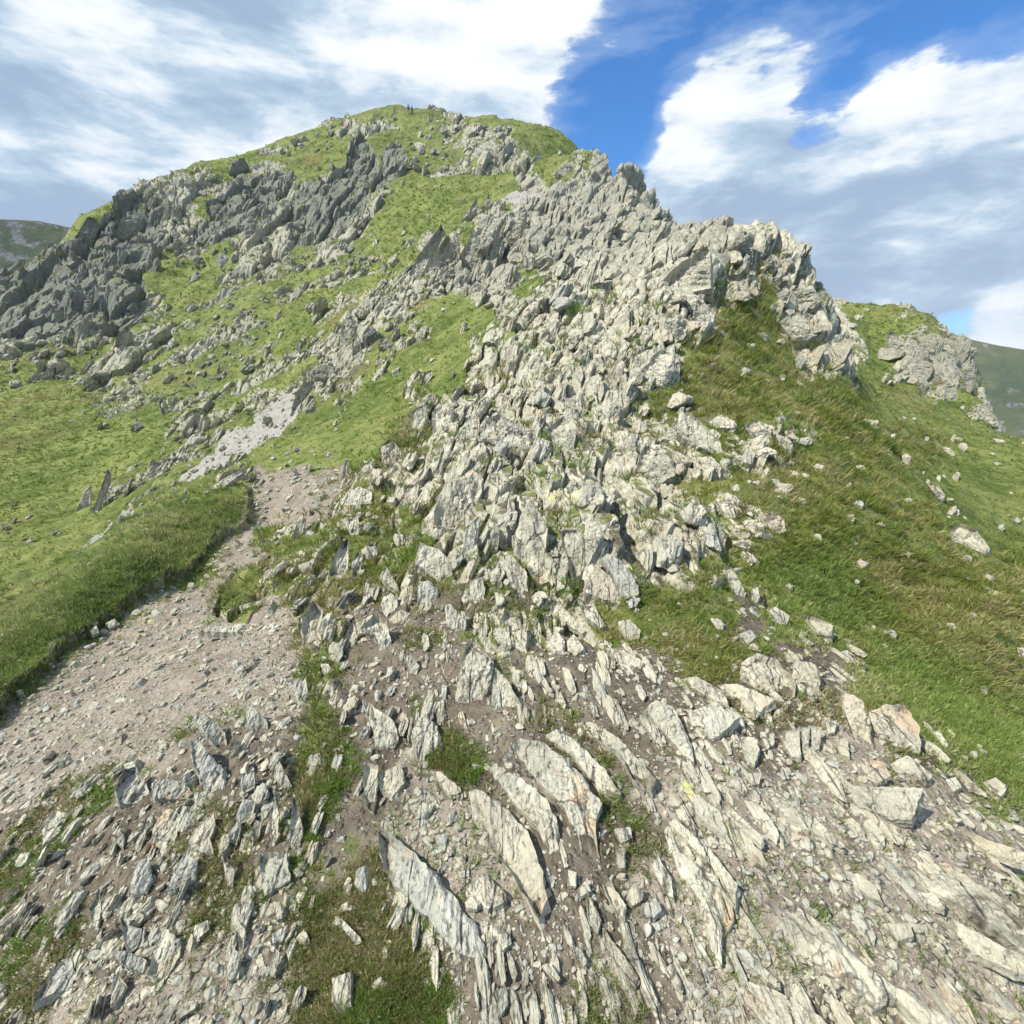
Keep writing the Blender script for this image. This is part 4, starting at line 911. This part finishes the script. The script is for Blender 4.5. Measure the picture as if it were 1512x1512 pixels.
ZONE = [  # test on (class, u, v, depth) -> name, label, group
 (lambda c, u, v, d: c == 'd', 'rock_pinnacle', 'dark weathered rock pinnacle on the shaded cliff of the mountain left of the ridge', 'dark pinnacles of the shaded cliff'),
 (lambda c, u, v, d: c == 'x', 'rock_pinnacle', 'grey upright rock block of the small crag on the far right slope', 'blocks of the far right crag'),
 (lambda c, u, v, d: c == 'c', 'rock_pinnacle', 'leaning grey-green rock blade of the big steep crag below the summit', 'blades of the steep central crag'),
 (lambda c, u, v, d: c in 'rt' and u > 1040 and v < 600, 'rock_block', 'grey blocky rock of the overhanging buttress at the right end of the crest', 'blocks of the right buttress'),
 (lambda c, u, v, d: c in 'rt' and v < 640, 'rock_block', 'pale jumbled rock on the upper part of the rocky crest', 'pale rocks of the upper crest'),
 (lambda c, u, v, d: c in 'rt', 'rock_block', 'pale cream rock jutting from the lower part of the rocky crest', 'pale rocks of the lower crest'),
 (lambda c, u, v, d: c in 'gmsn' and u < 860, 'rock_fin', 'small grey rock sticking out of the grassy mountainside left of the crest', 'rocks on the grassy mountainside'),
 (lambda c, u, v, d: c in 'bgw', 'boulder', 'half-buried pale rock in the grass of the right slope', 'rocks in the right-hand grass'),
 (lambda c, u, v, d: c in 'pl', 'flat_stone', 'small loose flat stone on the brown footpath', 'stones on the footpath'),
 (lambda c, u, v, d: u < 480, 'rock_fin', 'thin slate blade standing in the brown earth at lower left', 'slate blades at lower left'),
 (lambda c, u, v, d: u > 950, 'slate_rock', 'pale slate stub among the gravel at lower right', 'slate stubs in the lower right gravel'),
 (lambda c, u, v, d: True, 'slate_rock', 'cream slate stub in the earth at the foot of the crest', 'slate stubs at the foot of the crest')]
def place(i, hi=False):
    c = CLS[cl[i]]; s = spx[i]*dep[i]/756
    kd = KINDS[rng.choice(3, p={'d': (.2, .5, .3), 'c': (.3, .55, .15), 'x': (.1, .2, .7), 'r': (.5, .3, .2), 't': (.5, .25, .25), 'm': (.2, .6, .2), 'n': (.3, .3, .4), 'g': (.2, .3, .5), 'b': (.2, 0, .8)}.get(c, (.5, .35, .15)))]
    V, Q = (PROTO_HI if hi else PROTO)[kd][rng.integers(9)]
    if kd == 'slab': dim = np.array([rng.uniform(.8, 1.5), rng.uniform(.2, .4), rng.uniform(.45, .8)])
    elif kd == 'blade': dim = np.array([rng.uniform(.45, .9), rng.uniform(.16, .34), rng.uniform(.8, 1.3)])
    elif c == 'd': dim = np.array([rng.uniform(.5, .9), rng.uniform(.25, .5), rng.uniform(1.0, 1.6)])
    else: dim = np.array([rng.uniform(.7, 1.1), rng.uniform(.45, .8), rng.uniform(.5, .9)])
    if c == 'd' and kd == 'blade': dim = dim*np.array([.8, 1, 1.35])
    dim = dim*s*.62*(1 if c not in 'ek' else .85)
    long_ = c in 'ekf' and u[i] > 600 and v[i] > 850
    if long_: dim = s*np.array([rng.uniform(1.2, 2.3), rng.uniform(.2, .36), rng.uniform(.35, .6)])*.5
    yaw = rng.normal(0, .13 if long_ or c in 'rcd' else .26)+(rng.choice([0, 1.2]) if c in 'tfb' and rng.random() < .25 else 0); tl = rng.normal(0, .12)-(.15 if c == 'd' else 0)
    if c in 'pk': tl += rng.choice([0, -1.0])
    if c == 'p': tl -= .9
    cy, sy = math.cos(yaw), math.sin(yaw); a = STR*cy+NRM*sy; b = NRM*cy-STR*sy
    ct, st = math.cos(tl), math.sin(tl); b, d = b*ct+UPD*st, UPD*ct-b*st
    M = np.stack([a, b, d]); em = rng.uniform(.1, .5) if c not in 'ekfprdcn' else rng.uniform(-.1, .32)
    ctr = X[i]+d*dim[2]*em*.9
    if c in 'dcx': ctr = ctr+np.array([0, .2*s, 0])
    return (V*dim)@M+ctr, Q, c
NTH = 300-len(TAKEN)
chunks, qs, ti, dk, wm = [], [], [], [], []; off = 0; nth = 0; seen_kind = {}
for i in range(len(u)):
    big = nth < NTH and 5 < u[i] < 1507 and 165 < v[i] < 1507
    V, Q, c = place(i, big or spx[i] > 34)
    t_ = float(np.clip(rng.normal(.5, .22), 0, 1)); d_ = {'d': .95, 'x': .5, 'c': .35, 'm': .12, 'n': .12}.get(c, 0.)*rng.uniform(.6, 1.); w_ = float(rng.random()**2)  # left cliff stones come out darkest: its shade is painted into their tone
    if c == 'r' and u[i] > 1050: d_ = .3
    if big:
        nth += 1
        nm, lab, grp = next((z[1:] for z in ZONE if z[0](c, u[i], v[i], dep[i])))
        o = mk(nm, V, Q, None, M_ROCK, {'tint': np.full(len(V), t_), 'dark': np.full(len(V), d_), 'warm': np.full(len(V), w_)}, loc=X[i]); tag(o, lab, CATS[nm], grp)
    else:
        chunks.append(V); qs.append(Q+off); off += len(V); ti.append(np.full(len(V), t_)); dk.append(np.full(len(V), d_)); wm.append(np.full(len(V), w_))
if chunks:
    o = mk('loose_rocks', np.concatenate(chunks), np.concatenate(qs), None, M_ROCK, {'tint': np.concatenate(ti), 'dark': np.concatenate(dk), 'warm': np.concatenate(wm)}); tag(o, kind='stuff')
print('rocks: traced', len(TAKEN), 'things', nth, 'stuff', len(chunks))
# ---------- gravel and scree ----------
def gravel(name, n_, wfun, lo, hi, dark=0.):
    u, v = scatter(n_, -200, 1740, 480, 1620); X, dep, ok = hit(u, v); pr, cw = cover(u, v, rng.normal(0, 16, (2, n_)))
    k = ok & (rng.random(n_) < wfun(pr, cw, X)) & (free(u, v) | (rng.random(n_) < .02)); X, dep, cw = X[k], dep[k], cw[k]
    s = np.minimum((lo*(hi/lo)**(rng.random(len(X))**2.6))*dep/756, .6)
    Vs = []; Qs = []; T_ = []; o_ = 0
    for i in range(len(X)):
        V, Q = PEB[rng.integers(10)]; dim = s[i]*np.array([rng.uniform(.7, 1.25), rng.uniform(.6, 1), rng.uniform(.25, .65)])*.5
        a = rng.uniform(0, 6.28); ca_, sa_ = math.cos(a), math.sin(a); W_ = V*dim
        W_ = np.stack([W_[:, 0]*ca_-W_[:, 1]*sa_, W_[:, 0]*sa_+W_[:, 1]*ca_, W_[:, 2]+W_[:, 0]*rng.normal(0, .3)], 1)
        Vs.append(W_+X[i]+np.array([0, 0, dim[2]*.35])); Qs.append(Q+o_); o_ += len(V); T_.append(np.full(len(V), rng.random()))
    n_ = o_; V = np.concatenate(Vs)
    o = mk(name, V, np.concatenate(Qs), None, M_ROCK, {'tint': np.concatenate(T_), 'dark': np.full(n_, dark), 'warm': np.full(n_, .1)}); tag(o, kind='stuff'); print(name, len(X))
ci_ = {c: i for i, c in enumerate(CLS)}
gravel('path_gravel', 80000, lambda p, w, X: w[:, ci_['p']]*.95*sstep(-.9, -.1, perlin(X.astype(np.float32)*1.3+9))+w[:, ci_['e']]*.3+w[:, ci_['l']]*.01+w[:, ci_['t']]*.05, 2.5, 15)
gravel('gravel', 60000, lambda p, w, X: (w[:, ci_['k']]*.95*sstep(-.6, -.05, perlin(X.astype(np.float32)*1.7))+w[:, ci_['e']]*.5*sstep(-.2, .3, perlin(X.astype(np.float32)*2.3))+w[:, ci_['f']]*.08), 3.0, 19)
gravel('scree', 26000, lambda p, w, X: w[:, ci_['s']]*.9+w[:, ci_['m']]*.05, 3, 10, .2)
# ---------- grass: every tuft is a spray of separate blades ----------
GB = 1.8
GREENS = dict(l=[(.10, .15, .042), (.145, .185, .058), (.21, .215, .09), (.33, .295, .165)], b=[(.075, .11, .022), (.12, .145, .032), (.17, .16, .06), (.25, .21, .11)],
              w=[(.10, .15, .035), (.14, .18, .045), (.19, .205, .08), (.29, .265, .14)], f=[(.085, .165, .025), (.11, .16, .035), (.13, .11, .05), (.25, .205, .12)],
              g=[(.09, .13, .025), (.12, .16, .033), (.15, .165, .045), (.19, .18, .075)])
def blades(name, u, v, lenpx, lenlim, nb, spread, pal, lean=(0, 0, 0), wid=.05, sink=.0, pw=(.3, .35, .25, .10), pk=1.1):
    X, dep, ok = hit(u, v); k = ok & (free(u, v) | (rng.random(len(u)) < .02)); X, dep = X[k], dep[k]
    n_ = len(X); ln0 = np.clip(lenpx*dep/756, lenlim[0], lenlim[1])*rng.uniform(.7, 1.25, n_)
    I = np.repeat(np.arange(n_), nb); m = len(I); ln = ln0[I]*rng.uniform(.45, 1.15, m)
    az = rng.uniform(0, 2*np.pi, m); sp = rng.uniform(.1, 1, m)*spread
    out_ = np.stack([np.cos(az)*sp, np.sin(az)*sp, np.ones(m)], 1)+np.array(lean)+rng.normal(0, .12, (n_, 3))[I]
    out_ /= np.linalg.norm(out_, axis=1)[:, None]
    base = X[I]+np.stack([np.cos(az), np.sin(az), 0*az], 1)*(ln0[I]*rng.uniform(0, .38, m))[:, None]-np.array([0, 0, 1])*(sink+.06*ln)[:, None]
    side = np.cross(out_, rng.normal(size=(m, 3))); side /= np.linalg.norm(side, axis=1)[:, None]
    w = (ln*wid*rng.uniform(.6, 1.3, m))[:, None]*side
    drop = np.array([0, 0, -1])*(ln*rng.uniform(.05, .45, m))[:, None]
    mid = base+out_*(ln*.55)[:, None]+drop*.15; tip = base+out_*ln[:, None]+drop
    V = np.stack([base-w, base+w, mid-w*.75, mid+w*.75, tip], 1).reshape(-1, 3)
    o5 = np.arange(m)[:, None]*5
    q = o5+np.array([[0, 1, 3, 2]]); t = o5+np.array([[2, 3, 4]])
    pal = np.array(pal); pn = perlin((X*pk).astype(np.float32)+60)+.5*perlin((X*pk*3).astype(np.float32)+20)+rng.normal(0, .22, n_)
    tc = pal[np.digitize(pn, [-.28, .02, .36])]; bc = np.where(rng.random((m, 1)) < .45, pal[rng.choice(len(pal), m, p=pw)], tc[I])*rng.uniform(.75, 1.2, (m, 1))
    o = mk(name, V, q, t, M_BLADE, {'col': np.repeat(bc, 5, 0)}, smooth=True); tag(o, kind='stuff'); print(name, m)
def pick(c, n_, sel=None, noise=None, v0=165):
    u, v = scatter(n_, -140, 1650, v0, 1620); pr, cw = cover(u, v, rng.normal(0, 14, (2, n_)))
    w = sum(cw[:, ci_[x]]*k for x, k in c.items())
    X, dep, ok = hit(u, v)
    if noise: w = w*sstep(noise[1], noise[2], perlin((X*noise[0]).astype(np.float32)+3))
    if sel is not None: w = w*sel(u, v, X, dep)
    k = ok & (rng.random(n_) < w); return u[k], v[k]
for k_ in GREENS: GREENS[k_] = [tuple(min(x*GB, .6) for x in c) for c in GREENS[k_]]
u_, v_ = pick({'l': 1., 'p': .006}, 110000, v0=650); blades('turf_grass', u_, v_, 10, (.02, .11), 20, .9, GREENS['l'], (-.15, -.1, 0), .035)
u_, v_ = pick({'b': 1.1}, 100000, lambda u, v, X, d: (d < 20)*(.25+.75*sstep(-.3, .2, perlin((X*1.6).astype(np.float32)+9))), v0=380); blades('rough_grass', u_, v_, 16, (.04, .24), 18, 1.3, GREENS['b'], (.12, -.12, -.05), .03)
u_, v_ = pick({'w': .9, 'k': .02}, 100000, v0=780); blades('bright_grass', u_, v_, 13, (.03, .12), 18, 1., GREENS['w'], (.1, 0, 0), .032)
u_, v_ = pick({'f': 1.1}, 110000, lambda u, v, X, d: sstep(-.5, -.05, perlin((X*np.array([2.6, 1.6, 2.])).astype(np.float32)+40)), v0=820); blades('moss_grass', u_, v_, 14, (.02, .1), 18, 1., GREENS['f'], (0, -.1, 0), .035, pk=3.)
u_, v_ = pick({'e': .6, 'k': .12, 't': .6, 'r': .5}, 60000, lambda u, v, X, d: sstep(.05, .3, perlin((X*np.array([2.6, 2.2, 2.6])).astype(np.float32)+40)), v0=420); blades('tufted_grass', u_, v_, 16, (.03, .2), 16, 1., GREENS['f'], (0, -.1, 0), .035)
u_, v_ = pick({'g': .9, 'm': .6, 't': .25, 'd': .10}, 150000, lambda u, v, X, d: (d > 6)*(d < 110), v0=165); blades('hill_grass', u_, v_, 5., (.06, .5), 6, 1.3, GREENS['g'], (0, -.1, 0), .13, sink=.02, pk=.15)
u_, v_ = pick({'t': .9}, 70000, v0=360); blades('crest_grass', u_, v_, 13, (.03, .3), 12, 1., GREENS['b'], (0, -.1, 0), .04)
# ---------- walkers on the summit ----------
def person(u, v, label, jacket, trousers, h=1.75, pack=None, skin=(.45, .28, .2), turn=0., crouch=0.):
    X, dep, ok = hit(u, v); X = X[0]
    me = bpy.data.meshes.new('person'); J = [((0, 0, .93), .15), ((0, 0, 1.12), .145), ((0, 0, 1.36), .17), ((0, 0, 1.48), .07), ((0, .015, 1.60), .1), ((0, .01, 1.70), .085),
        ((.09, 0, .88), .11), ((.11, .05, .50), .075), ((.12, -.02, .09), .05), ((.12, .12, .03), .04), ((-.09, 0, .88), .11), ((-.11, -.03, .50), .075), ((-.12, -.10, .09), .05), ((-.12, .04, .03), .04),
        ((.2, 0, 1.40), .065), ((.27, -.05, 1.12), .05), ((.25, .10, .90), .04), ((.25, .14, .82), .035), ((-.2, 0, 1.40), .065), ((-.27, .03, 1.12), .05), ((-.25, .14, .92), .04), ((-.25, .18, .84), .035)]
    E = [(0, 1), (1, 2), (2, 3), (3, 4), (4, 5), (0, 6), (6, 7), (7, 8), (8, 9), (0, 10), (10, 11), (11, 12), (12, 13), (2, 14), (14, 15), (15, 16), (16, 17), (2, 18), (18, 19), (19, 20), (20, 21)]
    k = h/1.79
    me.from_pydata([tuple(c*k for c in p) for p, r in J], E, []); o = bpy.data.objects.new('person', me); COL.objects.link(o)
    sm = o.modifiers.new('skin', 'SKIN'); sl = me.skin_vertices[0].data
    for i, (p, r) in enumerate(J): sl[i].radius = (r*k, r*k*.85)
    sl[0].use_root = True; o.modifiers.new('sub', 'SUBSURF').levels = 1; o.modifiers['sub'].render_levels = 1
    m, nt = newmat('walker_clothes'); n = N(nt); z = n('ShaderNodeSeparateXYZ', {0: n('ShaderNodeTexCoord').outputs['Object']}).outputs[2]
    c = n.mix(n.ss(z, .92*k, .94*k), trousers, jacket); c = n.mix(n.ss(z, 1.50*k, 1.52*k), c, skin)
    out(n, n('ShaderNodeBsdfPrincipled', {'Base Color': c, 'Roughness': .8}).outputs[0]); me.materials.append(m)
    o.location = X-np.array([0, 0, .05]); o.rotation_euler = (0, 0, turn); tag(o, label, 'person', 'walkers near the summit')
    V, Q = rock_proto(6, 'pebble', 5)
    a = mk('hair', V*np.array([.105, .115, .085])*k+np.array([0, -.015, 1.72])*k, Q, None, m_plain('dark_hair', (.03, .022, .018)), smooth=True, parent=o)
    if pack: b = mk('rucksack', cubegrid(4)[0]*np.array([.16, .1, .25])*k*(1-.12*np.abs(cubegrid(4)[0][:, [2]]))+np.array([0, -.24, 1.22])*k, cubegrid(4)[1], None, m_plain('rucksack_cloth', pack), parent=o)
person(603.5, 168, 'walker in dark clothes standing tallest on the summit skyline', (.03, .03, .07), (.12, .10, .13), pack=(.05, .05, .12))
person(608.5, 168.5, 'second walker in grey close behind the tallest one on the summit', (.09, .09, .11), (.03, .03, .04), 1.6, turn=.6)
person(582.5, 168, 'walker in green half hidden by the skyline left of the tallest one', (.05, .09, .06), (.05, .05, .05), 1.2, turn=2.5)
person(511.5, 194, 'walker in a pink top among the rocks below the summit', (.62, .17, .2), (.10, .09, .08), 1.5, turn=2.9, pack=(.25, .08, .1))
person(505.5, 187.5, 'walker in blue-grey just above the one in the pink top', (.10, .10, .18), (.06, .06, .09), 1.5, turn=3.)
